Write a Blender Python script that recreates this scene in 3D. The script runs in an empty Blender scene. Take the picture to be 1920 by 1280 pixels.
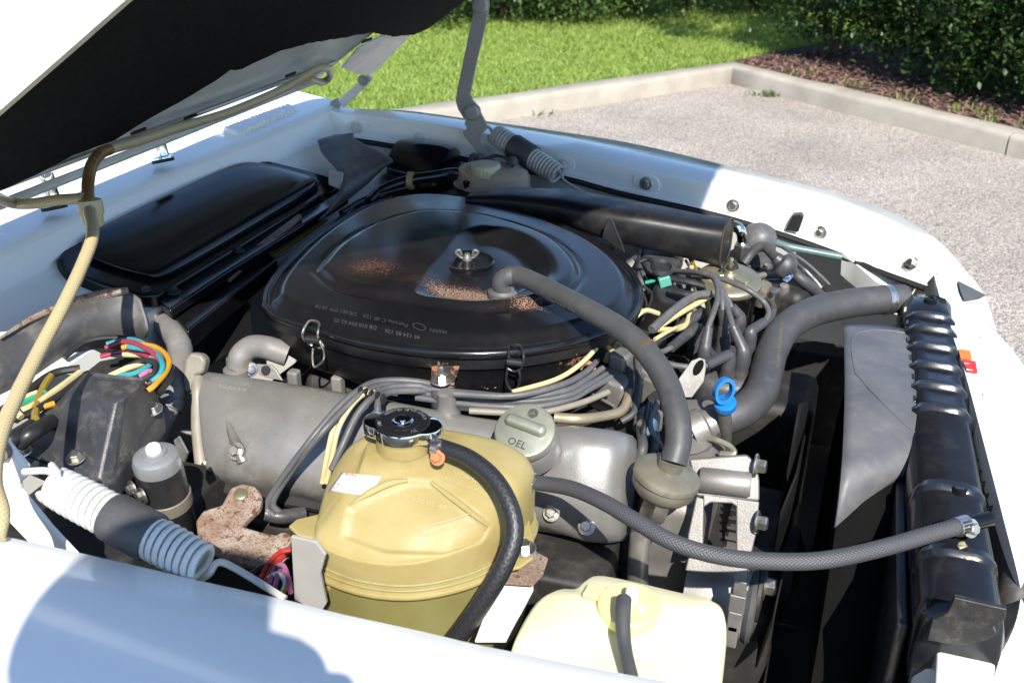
import bpy, bmesh, math, random
import numpy as np
from mathutils import Vector, Matrix
random.seed(7); RNG = np.random.default_rng(7)
C = bpy.context.scene.collection
# ---------------------------------------------------------------- camera
F, CX, CY, CZ = 1850.0, 960.0, 640.0, 1.41           # pixels of the 1920x1280 photograph; camera height in metres
YAW, PITCH, ROLL = math.radians(18.7), math.radians(26.5), math.radians(0.7)
fw = np.array([-math.sin(YAW)*math.cos(PITCH), math.cos(YAW)*math.cos(PITCH), -math.sin(PITCH)])
_r0 = np.array([math.cos(YAW), math.sin(YAW), 0.0]); _u0 = np.cross(_r0, fw)
rt = _r0*math.cos(ROLL)+_u0*math.sin(ROLL); up = np.cross(rt, fw)
cd = bpy.data.cameras.new('camera'); cam = bpy.data.objects.new('camera', cd); C.objects.link(cam)
m = Matrix.Identity(4)
for i in range(3):
    m[i][0], m[i][1], m[i][2] = rt[i], up[i], -fw[i]
m[2][3] = CZ
cam.matrix_world = m
cd.sensor_fit = 'HORIZONTAL'; cd.sensor_width = 36; cd.lens = F/1920*36
cd.clip_start = 0.05; cd.clip_end = 300
cd.dof.use_dof = True; cd.dof.focus_distance = 1.2; cd.dof.aperture_fstop = 11
bpy.context.scene.camera = cam
# ---------------------------------------------------------------- light
SUN = Vector((-0.46, 0.92, -1.0)).normalized()       # the way the sunlight travels
el = math.asin(-SUN.z); az = math.atan2(-SUN.x, -SUN.y)
w = bpy.data.worlds.new('World'); bpy.context.scene.world = w; w.use_nodes = True
nt = w.node_tree; sky = nt.nodes.new('ShaderNodeTexSky'); sky.sky_type = 'NISHITA'; sky.sun_disc = False
sky.sun_elevation = el; sky.sun_rotation = az; sky.air_density = 1.0; sky.dust_density = 0.15; sky.ozone_density = 4.0
nt.nodes['Background'].inputs[1].default_value = 0.125
nt.links.new(sky.outputs[0], nt.nodes['Background'].inputs[0])
sd = bpy.data.lights.new('sun', 'SUN'); sd.energy = 4.6; sd.angle = math.radians(0.55); sd.color = (1, .95, .87)
so = bpy.data.objects.new('sun', sd); C.objects.link(so); so.rotation_euler = SUN.to_track_quat('-Z', 'Y').to_euler(); so.location = (2, -4, 6)
vs = bpy.context.scene.view_settings; vs.view_transform = 'Standard'; vs.look = 'None'; vs.exposure = 1.0; vs.gamma = 1
# ---------------------------------------------------------------- helpers
def ray(px, py): return fw+rt*((px-CX)/F)-up*((py-CY)/F)
def W(px, py, z=None, y=None, x=None, pl=None):
    """a pixel's direction followed to a height, a lateral position or a plane (point, normal)"""
    r = ray(px, py); o = np.array([0, 0, CZ])
    if pl is not None: t = np.dot(np.array(pl[0])-o, pl[1])/np.dot(r, pl[1])
    elif z is not None: t = (z-CZ)/r[2]
    elif y is not None: t = y/r[1]
    else: t = x/r[0]
    return o+r*t
def Wz(L): return [W(a, b, z=c) for a, b, c in L]
def depth(p): return float(np.dot(np.array(p)-np.array([0, 0, CZ]), fw))
V = lambda *a: np.array(a, float)
def nrm(a): a = np.array(a, float); return a/np.linalg.norm(a)
WL = {}
def put(o, parent=None, label=None, cat=None, group=None, kind=None):
    C.objects.link(o)
    if parent is not None:
        o.parent = parent; o.matrix_parent_inverse = Matrix.Translation(-Vector(WL.get(parent.name, (0, 0, 0))))
    WL[o.name] = tuple(o.location)
    for k, v in (('label', label), ('category', cat), ('group', group), ('kind', kind)):
        if v: o[k] = v
    return o
def mesh(name, vs_, fs, mat, parent=None, smooth=True, bevel=0, seg=2, sub=0, solid=0, label=None, cat=None, group=None, kind=None, uv=None, auto=None, center=True):
    vs_ = np.array(vs_, float)
    c = (vs_.min(0)+vs_.max(0))/2 if center else np.zeros(3)
    me = bpy.data.meshes.new(name); me.from_pydata([tuple(v) for v in vs_-c], [], [tuple(int(i) for i in f) for f in fs]); me.validate()
    if uv is not None:
        l = me.uv_layers.new(name='UVMap')
        if len(uv) == len(vs_):
            for lp in me.loops: l.data[lp.index].uv = uv[lp.vertex_index]
        else:
            for i, q in enumerate(uv): l.data[i].uv = q
    bm = bmesh.new(); bm.from_mesh(me); bmesh.ops.recalc_face_normals(bm, faces=bm.faces); bm.to_mesh(me); bm.free()
    if smooth:
        me.polygons.foreach_set('use_smooth', [True]*len(me.polygons))
    if mat: me.materials.append(mat)
    o = bpy.data.objects.new(name, me); o.location = c; put(o, parent, label, cat, group, kind)
    if solid: md = o.modifiers.new('s', 'SOLIDIFY'); md.thickness = solid; md.offset = -1
    if bevel:
        md = o.modifiers.new('b', 'BEVEL'); md.width = bevel; md.segments = seg; md.limit_method = 'ANGLE'; md.angle_limit = math.radians(35); md.harden_normals = True
    if sub: md = o.modifiers.new('u', 'SUBSURF'); md.levels = sub; md.render_levels = sub
    if smooth and not bevel and not sub:
        sharp(me, 40 if auto is None else auto)
    elif smooth and bevel: sharp(me, 35)
    return o
def sharp(me, deg):
    bm = bmesh.new(); bm.from_mesh(me); a = math.radians(deg)
    for e in bm.edges:
        if len(e.link_faces) == 2 and e.calc_face_angle(0) > a: e.smooth = False
    bm.to_mesh(me); bm.free()
def empty(name, loc, label, cat, group=None):
    o = bpy.data.objects.new(name, None); o.location = loc; o.empty_display_size = .1
    return put(o, None, label, cat, group)
def spline(P, n=6):
    P = [np.array(p, float) for p in P]
    if len(P) < 3: return [P[0]+(P[1]-P[0])*t for t in np.linspace(0, 1, n+1)]
    Q = [2*P[0]-P[1]]+P+[2*P[-1]-P[-2]]; out = []
    for i in range(1, len(Q)-2):
        a, b, c, d = Q[i-1:i+3]
        for k in range(n):
            t = k/n; out.append(.5*((2*b)+(c-a)*t+(2*a-5*b+4*c-d)*t*t+(3*b-a-3*c+d)*t**3))
    out.append(P[-1]); return out
def sweep(pts, r, seg=12, caps=True):
    """ring sweep with parallel transport: verts, faces, uv (metres along, turn round)"""
    pts = [np.array(p) for p in pts]; n = len(pts)
    rs = np.interp(np.linspace(0, 1, n), np.linspace(0, 1, len(r)), r) if hasattr(r, '__len__') else [r]*n
    T = [nrm(pts[min(i+1, n-1)]-pts[max(i-1, 0)]) for i in range(n)]
    a = V(0, 0, 1) if abs(T[0][2]) < .9 else V(1, 0, 0)
    N = nrm(np.cross(T[0], a)); vs_, fs, uv = [], [], []; s = 0
    for i in range(n):
        if i: s += np.linalg.norm(pts[i]-pts[i-1])
        N = nrm(N-T[i]*np.dot(N, T[i])); B = np.cross(T[i], N)
        for k in range(seg):
            t = 2*math.pi*k/seg; vs_.append(pts[i]+(N*math.cos(t)+B*math.sin(t))*rs[i]); uv.append((s, k/seg))
    fuv = []
    for i in range(n-1):
        for k in range(seg):
            k2 = (k+1) % seg; f = (i*seg+k, i*seg+k2, (i+1)*seg+k2, (i+1)*seg+k); fs.append(f)
    if caps: fs += [tuple(range(seg-1, -1, -1)), tuple(range((n-1)*seg, n*seg))]
    return vs_, fs, uv
def tube(name, P, r, mat, parent=None, seg=12, n=6, raw=False, **k):
    pts = P if raw else spline(P, n)
    v, f, uv = sweep(pts, r, seg)
    # uv per loop so that the last strip does not wrap back
    lu = []
    for q in f[:-2]:
        for j, i in enumerate(q):
            a, b = uv[i]
            if b == 0 and any(uv[x][1] > .75 for x in q): b = 1.0
            lu.append((a, b))
    for q in f[-2:]: lu += [uv[i] for i in q]
    return mesh(name, v, f, mat, parent, uv=lu, **k)
def lathe_data(prof, c, axis, seg=32, ref=None):
    ax = nrm(axis); ref = V(1, 0, 0) if ref is None else ref
    if abs(np.dot(ax, ref)) > .95: ref = V(0, 1, 0)
    u = nrm(np.cross(ref, ax)); v = np.cross(ax, u); vs_, fs = [], []
    for r, h in prof:
        for k in range(seg):
            t = 2*math.pi*k/seg; vs_.append(np.array(c)+ax*h+(u*math.cos(t)+v*math.sin(t))*max(r, 1e-5))
    for i in range(len(prof)-1):
        for k in range(seg):
            k2 = (k+1) % seg; fs.append((i*seg+k, i*seg+k2, (i+1)*seg+k2, (i+1)*seg+k))
    fs += [tuple(range(seg-1, -1, -1)), tuple(range((len(prof)-1)*seg, len(prof)*seg))]
    return vs_, fs
def lathe(name, prof, c, axis, mat, parent=None, seg=32, ref=None, **k):
    v, f = lathe_data(prof, c, axis, seg, ref); return mesh(name, v, f, mat, parent, **k)
def box_data(c, sx, sy, sz, X=(1, 0, 0), Z=(0, 0, 1)):
    X = nrm(X); Z = nrm(np.array(Z, float)-X*np.dot(X, Z)); Y = np.cross(Z, X); c = np.array(c, float); vs_ = []
    for a in (-.5, .5):
        for b in (-.5, .5):
            for d in (-.5, .5): vs_.append(c+X*a*sx+Y*b*sy+Z*d*sz)
    return vs_, [(0, 1, 3, 2), (4, 6, 7, 5), (0, 4, 5, 1), (2, 3, 7, 6), (0, 2, 6, 4), (1, 5, 7, 3)]
def box(name, c, sx, sy, sz, mat, parent=None, X=(1, 0, 0), Z=(0, 0, 1), bevel=.003, **k):
    v, f = box_data(c, sx, sy, sz, X, Z); return mesh(name, v, f, mat, parent, bevel=bevel, **k)
def prism(name, pts, d, mat, parent=None, bevel=.002, **k):
    """closed outline of 3-D points pushed along the vector d"""
    pts = [np.array(p, float) for p in pts]; n = len(pts); d = np.array(d, float)
    v = pts+[p+d for p in pts]
    f = [tuple(range(n)), tuple(range(2*n-1, n-1, -1))]+[(i, (i+1) % n, n+(i+1) % n, n+i) for i in range(n)]
    return mesh(name, v, f, mat, parent, bevel=bevel, **k)
def join(*L):
    v, f = [], []
    for a, b in L:
        o = len(v); v += list(a); f += [tuple(i+o for i in q) for q in b]
    return v, f
def grid(name, rows, mat, parent=None, n=6, mcols=6, flat=False, **k):
    """smooth sheet through rows of control points"""
    R = [spline(r, n) for r in rows]; cols = [spline([r[j] for r in R], mcols) for j in range(len(R[0]))]
    nr, nc = len(cols[0]), len(cols); v = [cols[j][i] for i in range(nr) for j in range(nc)]
    f = [(i*nc+j, i*nc+j+1, (i+1)*nc+j+1, (i+1)*nc+j) for i in range(nr-1) for j in range(nc-1)]
    return mesh(name, v, f, mat, parent, **k)
def loft_data(rings, cap=True):
    n = len(rings[0]); v = [p for r in rings for p in r]
    f = [(i*n+j, i*n+(j+1) % n, (i+1)*n+(j+1) % n, (i+1)*n+j) for i in range(len(rings)-1) for j in range(n)]
    if cap: f += [tuple(range(n-1, -1, -1)), tuple(range((len(rings)-1)*n, len(rings)*n))]
    return v, f
def loft(name, rings, mat, parent=None, cap=True, **k):
    v, f = loft_data(rings, cap); return mesh(name, v, f, mat, parent, **k)
def text(name, s, o, u, v, size, mat, parent, ext=.0006, spacing=1.0, align='CENTER', **k):
    cu = bpy.data.curves.new('t', 'FONT'); cu.body = s; cu.size = size; cu.extrude = ext; cu.align_x = align; cu.align_y = 'CENTER'; cu.space_character = spacing; cu.resolution_u = 2
    t = bpy.data.objects.new('t', cu); C.objects.link(t)
    dg = bpy.context.evaluated_depsgraph_get(); me = bpy.data.meshes.new_from_object(t.evaluated_get(dg))
    bpy.data.objects.remove(t); bpy.data.curves.remove(cu)
    u = nrm(u); v = nrm(np.array(v, float)-u*np.dot(u, v)); n = np.cross(u, v); o = np.array(o, float)
    vv = [o+u*p.co.x+v*p.co.y+n*p.co.z for p in me.vertices]; ff = [tuple(p.vertices) for p in me.polygons]
    bpy.data.meshes.remove(me)
    return mesh(name, vv, ff, mat, parent, smooth=False, **k)
def hexbolt(name, c, ax, r, mat, parent, h=None, washer=True):
    h = h or r*.9; L = []
    if washer: L.append(lathe_data([(r*1.6, 0), (r*1.65, r*.15), (r*1.55, r*.3), (r*.9, r*.32)], c, ax, 20))
    L.append(lathe_data([(r, r*.3), (r, r*.3+h*.85), (r*.85, r*.3+h), (r*.3, r*.3+h*1.02)], c, ax, 6))
    v, f = join(*L); return mesh(name, v, f, mat, parent, auto=25)
# ---------------------------------------------------------------- materials
def MAT(name, c, rough=.5, metal=0., var=.12, vs=9., bump=0., bs=150., c2=None, rv=.1, coat=0., spec=.5, spots=(), sss=0., trans=0., dust=0., stains=()):
    """Principled with noise in colour, roughness and relief; spots = (colour, scale, threshold, centre or None, radius)"""
    mt = bpy.data.materials.new(name); mt.use_nodes = True; t = mt.node_tree; N = t.nodes; L = t.links; b = N['Principled BSDF']
    pos = N.new('ShaderNodeNewGeometry').outputs['Position']
    def noise(s, d=5, r=.6):
        n = N.new('ShaderNodeTexNoise'); n.inputs['Scale'].default_value = s; n.inputs['Detail'].default_value = d; n.inputs['Roughness'].default_value = r
        L.new(pos, n.inputs['Vector']); return n.outputs['Fac']
    def rng(x, a, b_, c_, d):
        q = N.new('ShaderNodeMapRange'); L.new(x, q.inputs[0])
        for i, v_ in enumerate((a, b_, c_, d)): q.inputs[i+1].default_value = v_
        return q.outputs[0]
    def mix(fac, a, b_):
        q = N.new('ShaderNodeMix'); q.data_type = 'RGBA'; L.new(fac, q.inputs[0])
        for i, x in ((6, a), (7, b_)):
            if hasattr(x, 'is_output'): L.new(x, q.inputs[i])
            else: q.inputs[i].default_value = (*x, 1)
        return q.outputs[2]
    c = tuple(c); c2 = tuple(c2) if c2 else tuple(x*(1-2*var) for x in c)
    col = mix(rng(noise(vs), .35, .68, 0, 1), c, c2)
    if dust: col = mix(rng(noise(vs*3.1, 8, .7), .5, .75, 0, dust), col, (.34, .30, .25))
    rgh = rng(noise(vs*2.3, 6, .65), .3, .7, max(.02, rough-rv), min(1, rough+rv))
    for sc, ctr, rad, k_ in stains:          # soft dirt with a place of its own
        s = N.new('ShaderNodeVectorMath'); s.operation = 'SUBTRACT'; L.new(pos, s.inputs[0]); s.inputs[1].default_value = tuple(ctr)
        d = N.new('ShaderNodeVectorMath'); d.operation = 'DIVIDE'; L.new(s.outputs[0], d.inputs[0]); d.inputs[1].default_value = tuple(rad)
        l = N.new('ShaderNodeVectorMath'); l.operation = 'LENGTH'; L.new(d.outputs[0], l.inputs[0])
        mu = N.new('ShaderNodeMath'); mu.operation = 'MULTIPLY'; L.new(rng(l.outputs['Value'], .25, 1., k_, 0), mu.inputs[0]); L.new(rng(noise(45, 7, .7), .36, .62, .1, 1), mu.inputs[1])
        col = mix(mu.outputs[0], col, sc)
    for sp in spots:
        sc, scale, thr = sp[:3]; f = rng(noise(scale, 6, .65), thr, thr+.04, 0, 1)
        if len(sp) > 3 and sp[3] is not None:
            s = N.new('ShaderNodeVectorMath'); s.operation = 'SUBTRACT'; L.new(pos, s.inputs[0]); s.inputs[1].default_value = tuple(sp[3])
            d = N.new('ShaderNodeVectorMath'); d.operation = 'DIVIDE'; L.new(s.outputs[0], d.inputs[0]); d.inputs[1].default_value = tuple(sp[4])
            l = N.new('ShaderNodeVectorMath'); l.operation = 'LENGTH'; L.new(d.outputs[0], l.inputs[0])
            near = rng(l.outputs['Value'], .2, 1.0, .16, -.22)
            ad = N.new('ShaderNodeMath'); ad.operation = 'ADD'; L.new(noise(scale, 6, .65), ad.inputs[0]); L.new(near, ad.inputs[1])
            f = rng(ad.outputs[0], thr, thr+.035, 0, 1)
        col = mix(f, col, sc)
        q = N.new('ShaderNodeMix'); L.new(f, q.inputs[0]); L.new(rgh, q.inputs[2]); q.inputs[3].default_value = .9; rgh = q.outputs[0]
    L.new(col, b.inputs['Base Color']); L.new(rgh, b.inputs['Roughness'])
    b.inputs['Metallic'].default_value = metal; b.inputs['Specular IOR Level'].default_value = spec
    b.inputs['Coat Weight'].default_value = coat; b.inputs['Coat Roughness'].default_value = .05
    if sss:
        b.inputs['Subsurface Weight'].default_value = sss; b.inputs['Subsurface Radius'].default_value = (.02, .014, .004); b.inputs['Subsurface Scale'].default_value = 1
    b.inputs['Transmission Weight'].default_value = trans
    if bump:
        bp = N.new('ShaderNodeBump'); bp.inputs['Strength'].default_value = min(1, bump); bp.inputs['Distance'].default_value = .0012*max(1, bump)
        L.new(noise(bs, 4, .6), bp.inputs['Height']); L.new(bp.outputs[0], b.inputs['Normal'])
    return mt
def braid_mat(name, c, c2, pitch, turns, rough=.45, depth_=.6):
    mt = bpy.data.materials.new(name); mt.use_nodes = True; t = mt.node_tree; N = t.nodes; L = t.links; b = N['Principled BSDF']
    uv = N.new('ShaderNodeTexCoord').outputs['UV']; s = N.new('ShaderNodeSeparateXYZ'); L.new(uv, s.inputs[0])
    def mth(op, a, b_=None):
        q = N.new('ShaderNodeMath'); q.operation = op
        for i, x in enumerate((a, b_)):
            if x is None: continue
            if isinstance(x, (int, float)): q.inputs[i].default_value = x
            else: L.new(x, q.inputs[i])
        return q.outputs[0]
    a = mth('MULTIPLY', s.outputs[0], 2*math.pi/pitch); v_ = mth('MULTIPLY', s.outputs[1], 2*math.pi*turns)
    h = mth('MAXIMUM', mth('SINE', mth('ADD', a, v_)), mth('SINE', mth('SUBTRACT', a, v_)))
    q = N.new('ShaderNodeMix'); q.data_type = 'RGBA'; mr = N.new('ShaderNodeMapRange'); L.new(h, mr.inputs[0]); mr.inputs[1].default_value = -.4; mr.inputs[2].default_value = 1
    L.new(mr.outputs[0], q.inputs[0]); q.inputs[6].default_value = (*c, 1); q.inputs[7].default_value = (*c2, 1)
    L.new(q.outputs[2], b.inputs['Base Color']); b.inputs['Roughness'].default_value = rough
    bp = N.new('ShaderNodeBump'); bp.inputs['Strength'].default_value = depth_; bp.inputs['Distance'].default_value = .0015; L.new(h, bp.inputs['Height']); L.new(bp.outputs[0], b.inputs['Normal'])
    return mt
PAINT = MAT('white_paint', (.80, .80, .76), .22, coat=.5, var=.02, vs=3, bump=.02, bs=8)
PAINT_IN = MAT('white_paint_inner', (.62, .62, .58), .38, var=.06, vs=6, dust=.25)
GREYMET = MAT('grey_painted_steel', (.34, .33, .31), .45, var=.08, dust=.2)
BLK_GLOSS = MAT('black_gloss_paint', (.006, .006, .007), .16, var=.1, vs=5, spec=.4, dust=.015, rv=.06)
BLK_SATIN = MAT('black_satin', (.016, .016, .017), .4, dust=.06, bump=.1, bs=300)
BLK_MATT = MAT('black_matt', (.012, .012, .012), .75, dust=.08, bump=.3, bs=250)
DARK = MAT('grimy_dark_metal', (.02, .019, .018), .6, dust=.12, bump=.3, bs=120)
RUBBER = MAT('rubber', (.055, .055, .057), .55, dust=.10, vs=14, bump=.12, bs=260)
RUBBER_G = MAT('grey_rubber', (.09, .09, .094), .5, dust=.2, vs=14, bump=.1, bs=200)
PLAST = MAT('dark_grey_plastic', (.05, .05, .054), .42, dust=.18, vs=14, bump=.25, bs=500)
SHROUD = MAT('weathered_shroud_plastic', (.075, .078, .085), .5, c2=(.12, .12, .125), vs=11, dust=.15, bump=.15, bs=220)
ALU = MAT('cast_aluminium', (.52, .52, .50), .36, .85, var=.14, vs=7, bump=.35, bs=420, dust=.22, rv=.1)
ALU2 = MAT('rough_cast_aluminium', (.29, .275, .255), .5, .55, var=.2, vs=14, bump=.3, bs=420, dust=.35)
STEEL = MAT('zinc_steel', (.60, .58, .52), .32, .95, var=.15, vs=40, dust=.25)
CHROME = MAT('chrome', (.75, .75, .75), .12, 1., var=.05)
GOLD = MAT('gold_zinc_plate', (.48, .44, .30), .38, .8, var=.15, vs=18, dust=.3)
CREAMW = MAT('cream_wire', (.55, .47, .24), .5, var=.12, dust=.25, vs=20)
TAN = MAT('tan_grey_paint', (.24, .22, .18), .5, var=.12, vs=20, dust=.3)
RUST = MAT('rusty_bracket', (.27, .225, .19), .85, c2=(.15, .085, .05), vs=34, bump=.5, bs=260, dust=.4, spots=(((.13, .06, .035), 420, .54), ((.10, .042, .022), 95, .57)))
TANKY = MAT('yellowed_plastic', (.36, .30, .135), .46, var=.05, c2=(.29, .23, .085), vs=12, sss=.5, spec=.25, stains=(((.20, .12, .03), W(757, 838, z=.84), (.09, .08, .03), .6), ((.22, .14, .04), W(640, 1090, z=.745), (.07, .05, .03), .6), ((.24, .16, .05), W(930, 1010, z=.79), (.05, .06, .05), .5)), bump=.06, bs=60, dust=.10)
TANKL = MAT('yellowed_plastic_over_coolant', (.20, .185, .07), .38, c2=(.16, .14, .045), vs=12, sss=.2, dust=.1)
CREAM = MAT('cream_plastic', (.74, .70, .44), .38, var=.05, vs=8, sss=.4)
CAPC = MAT('ivory_plastic', (.55, .50, .30), .45, var=.1)
BLUE = MAT('blue_plastic', (.01, .16, .48), .3, var=.06)
WHITEP = MAT('white_plastic', (.75, .75, .72), .4)
PAPER = MAT('white_label', (.78, .76, .72), .6, var=.03)
REDINK = MAT('red_ink', (.62, .05, .04), .6)
ORANGE = MAT('orange_label', (.75, .17, .02), .5)
REDLAB = MAT('red_label', (.65, .03, .02), .5)
INSUL = MAT('black_felt', (.008, .008, .008), .95, var=.2, vs=60, bump=1.2, bs=500, spec=.1)
TEAL = MAT('teal_wire', (.03, .25, .28), .45, dust=.2); YEL = MAT('yellow_wire', (.50, .24, .015), .45, dust=.2); MAROON = MAT('maroon_wire', (.30, .03, .06), .4)
BLKW = MAT('black_wire', (.02, .02, .02), .45); OLIVE = MAT('olive_wire', (.26, .18, .03), .5); GREENW = MAT('green_wire', (.02, .30, .16), .45)
PINKW = MAT('pink_wire', (.42, .14, .27), .5, dust=.2); REDW = MAT('red_wire', (.45, .03, .025), .5, dust=.2)
BRAID = braid_mat('braided_rubber', (.035, .035, .038), (.065, .065, .069), .0042, 15, .5, .3)
BRAID2 = braid_mat('braided_black_rubber', (.014, .014, .016), (.018, .018, .021), .008, 8, .45, .1)
CLEARB = braid_mat('clear_braided_hose', (.34, .26, .13), (.46, .38, .22), .0045, 9, .22, .15)
CLEARO = MAT('aged_brown_hose', (.17, .085, .025), .3, c2=(.24, .14, .05), vs=25)
BROWNP = MAT('aged_translucent_plastic', (.36, .27, .20), .4, sss=.3, var=.1, vs=20)
CONC = MAT('concrete', (.37, .335, .28), .88, c2=(.28, .25, .205), vs=5, bump=1.0, bs=110, dust=.3)
MULCH = MAT('mulch', (.09, .045, .035), .95, c2=(.05, .03, .025), vs=30, bump=2, bs=60)
SOIL = MAT('lawn_soil', (.11, .17, .04), .95, c2=(.15, .20, .06), vs=6, bump=1, bs=60)
BARK = MAT('bark', (.09, .065, .045), .9, bump=1.5, bs=60)
VOID = MAT('void_shade_black', (.005, .005, .005), .9, spec=.1, var=.3)  # near-black colour standing in for shade in the fan gap and eye hole
GLASSM = MAT('lamp_glass', (.85, .85, .85), .05, trans=.9, var=0)
# ================================================================ setting
def chip_mat():
    mt = bpy.data.materials.new('chip_seal_gravel'); mt.use_nodes = True; t = mt.node_tree; N = t.nodes; L = t.links; b = N['Principled BSDF']
    pos = N.new('ShaderNodeNewGeometry').outputs['Position']
    def vor(s):
        v = N.new('ShaderNodeTexVoronoi'); v.inputs['Scale'].default_value = s; L.new(pos, v.inputs['Vector']); return v
    v1 = vor(185); v2 = vor(60); sep = N.new('ShaderNodeSeparateColor'); L.new(v1.outputs['Color'], sep.inputs[0])
    cr = N.new('ShaderNodeValToRGB'); e = cr.color_ramp.elements; e[0].position = 0; e[0].color = (.20, .185, .175, 1); e[1].position = 1; e[1].color = (.84, .77, .68, 1)
    for p, c in ((.3, (.40, .345, .295, 1)), (.62, (.56, .485, .41, 1)), (.85, (.68, .595, .505, 1))):
        q = e.new(p); q.color = c
    L.new(sep.outputs[0], cr.inputs[0])
    nz = N.new('ShaderNodeTexNoise'); nz.inputs['Scale'].default_value = 1.6; nz.inputs['Detail'].default_value = 6; L.new(pos, nz.inputs['Vector'])
    mr = N.new('ShaderNodeMapRange'); L.new(nz.outputs['Fac'], mr.inputs[0]); mr.inputs[1].default_value = .3; mr.inputs[2].default_value = .7; mr.inputs[3].default_value = .88; mr.inputs[4].default_value = 1.2
    gap = N.new('ShaderNodeMapRange'); L.new(v1.outputs['Distance'], gap.inputs[0]); gap.inputs[1].default_value = .25; gap.inputs[2].default_value = .62; gap.inputs[3].default_value = 1; gap.inputs[4].default_value = .6
    mu = N.new('ShaderNodeMath'); mu.operation = 'MULTIPLY'; L.new(mr.outputs[0], mu.inputs[0]); L.new(gap.outputs[0], mu.inputs[1])
    mx = N.new('ShaderNodeMix'); mx.data_type = 'RGBA'; mx.blend_type = 'MULTIPLY'; mx.inputs[0].default_value = 1; L.new(cr.outputs[0], mx.inputs[6]); L.new(mu.outputs[0], mx.inputs[7])
    L.new(mx.outputs[2], b.inputs['Base Color']); b.inputs['Roughness'].default_value = .9
    ad = N.new('ShaderNodeMath'); L.new(v1.outputs['Distance'], ad.inputs[0]); L.new(v2.outputs['Distance'], ad.inputs[1])
    bp = N.new('ShaderNodeBump'); bp.invert = True; bp.inputs['Strength'].default_value = 1; bp.inputs['Distance'].default_value = .006; L.new(ad.outputs[0], bp.inputs['Height']); L.new(bp.outputs[0], b.inputs['Normal'])
    return mt
def leaf_mat(name, c, c2, tr=.35, yellow=0.):
    mt = bpy.data.materials.new(name); mt.use_nodes = True; t = mt.node_tree; N = t.nodes; L = t.links; b = N['Principled BSDF']
    pos = N.new('ShaderNodeNewGeometry').outputs['Position']
    a = N.new('ShaderNodeTexNoise'); a.inputs['Scale'].default_value = 22; a.inputs['Detail'].default_value = 2; L.new(pos, a.inputs['Vector'])
    mr = N.new('ShaderNodeMapRange'); L.new(a.outputs['Fac'], mr.inputs[0]); mr.inputs[1].default_value = .32; mr.inputs[2].default_value = .68
    mx = N.new('ShaderNodeMix'); mx.data_type = 'RGBA'; L.new(mr.outputs[0], mx.inputs[0]); mx.inputs[6].default_value = (*c, 1); mx.inputs[7].default_value = (*c2, 1)
    out = mx.outputs[2]
    if yellow:
        v = N.new('ShaderNodeTexNoise'); v.inputs['Scale'].default_value = 9; v.inputs['Detail'].default_value = 5; L.new(pos, v.inputs['Vector'])
        m2 = N.new('ShaderNodeMapRange'); L.new(v.outputs['Fac'], m2.inputs[0]); m2.inputs[1].default_value = yellow; m2.inputs[2].default_value = yellow+.04
        m3 = N.new('ShaderNodeMix'); m3.data_type = 'RGBA'; L.new(m2.outputs[0], m3.inputs[0]); L.new(out, m3.inputs[6]); m3.inputs[7].default_value = (.45, .27, .02, 1); out = m3.outputs[2]
    L.new(out, b.inputs['Base Color']); b.inputs['Roughness'].default_value = .45
    tl = N.new('ShaderNodeBsdfTranslucent'); L.new(out, tl.inputs[0]); ms = N.new('ShaderNodeMixShader'); ms.inputs[0].default_value = tr
    L.new(b.outputs[0], ms.inputs[1]); L.new(tl.outputs[0], ms.inputs[2]); L.new(ms.outputs[0], N['Material Output'].inputs[0])
    return mt
GRASSM = leaf_mat('grass_blade', (.30, .42, .075), (.40, .50, .13), .45)
LEAFD = leaf_mat('dark_hedge_leaf', (.03, .065, .015), (.05, .10, .022), .3, .70)
LEAFB = leaf_mat('background_shrub_leaf', (.045, .10, .02), (.11, .17, .045), .35)
def sheet(name, poly, z, mat, **k): return mesh(name, [(p[0], p[1], z) for p in poly], [tuple(range(len(poly)))], mat, smooth=False, center=False, **k)
sheet('parking_lot_ground', [(-60, -40), (60, -40), (60, 70), (-60, 70)], 0, chip_mat(), kind='structure')
KB = W(1370, 158, z=0)[:2]                                   # foot of the kerb corner
D1 = nrm(W(940, 226, z=0)[:2]-KB); D2 = nrm(W(1905, 296, z=0)[:2]-KB)
KH, KW = .115, .14
def bk(D, o):                                               # normal pointing away from the parking place
    n = V(-D[1], D[0]); return n if np.dot(n, o) > 0 else -n
B1, B2 = bk(D1, (-.6, .5)), bk(D2, (.5, .8))
def corner(off):
    A = np.array([B1, B2]); return KB+np.linalg.solve(A, V(off, off))
def kerb_run(parent, D, B, segs, name):
    prof = [(0, -.1), (0, KH-.028), (.006, KH-.012), (.018, KH-.003), (.035, KH), (KW-.012, KH+.002), (KW, KH-.008), (KW, -.1)]
    for i, (a, b) in enumerate(segs):
        rings = []
        for k in range(9):
            t = a+(b-a)*k/8; ring = []
            for o, z in prof:
                p0 = corner(o) if (a == 0 and k == 0) else KB+B*o+D*t
                wob = .004*math.sin(t*5.1+o*20)+.003*math.sin(t*13+z*40)
                ring.append(V(*(p0+B*wob), z+wob*.5*(z > .05)))
            rings.append(ring)
        loft(name, rings, CONC, parent, auto=50)
kr = put(bpy.data.objects.new('kerb', None), None, kind='structure')
J2 = np.linalg.norm(W(1888, 290, z=0)[:2]-KB); J1 = np.linalg.norm(W(775, 262, z=0)[:2]-KB)
kerb_run(kr, D1, B1, [(0, J1-.006), (J1+.006, J1+3), (J1+3.012, J1+9)], 'kerb_stone')
kerb_run(kr, D2, B2, [(0.0, J2-.006), (J2+.006, J2+3), (J2+3.012, J2+9)], 'kerb_stone')
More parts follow.
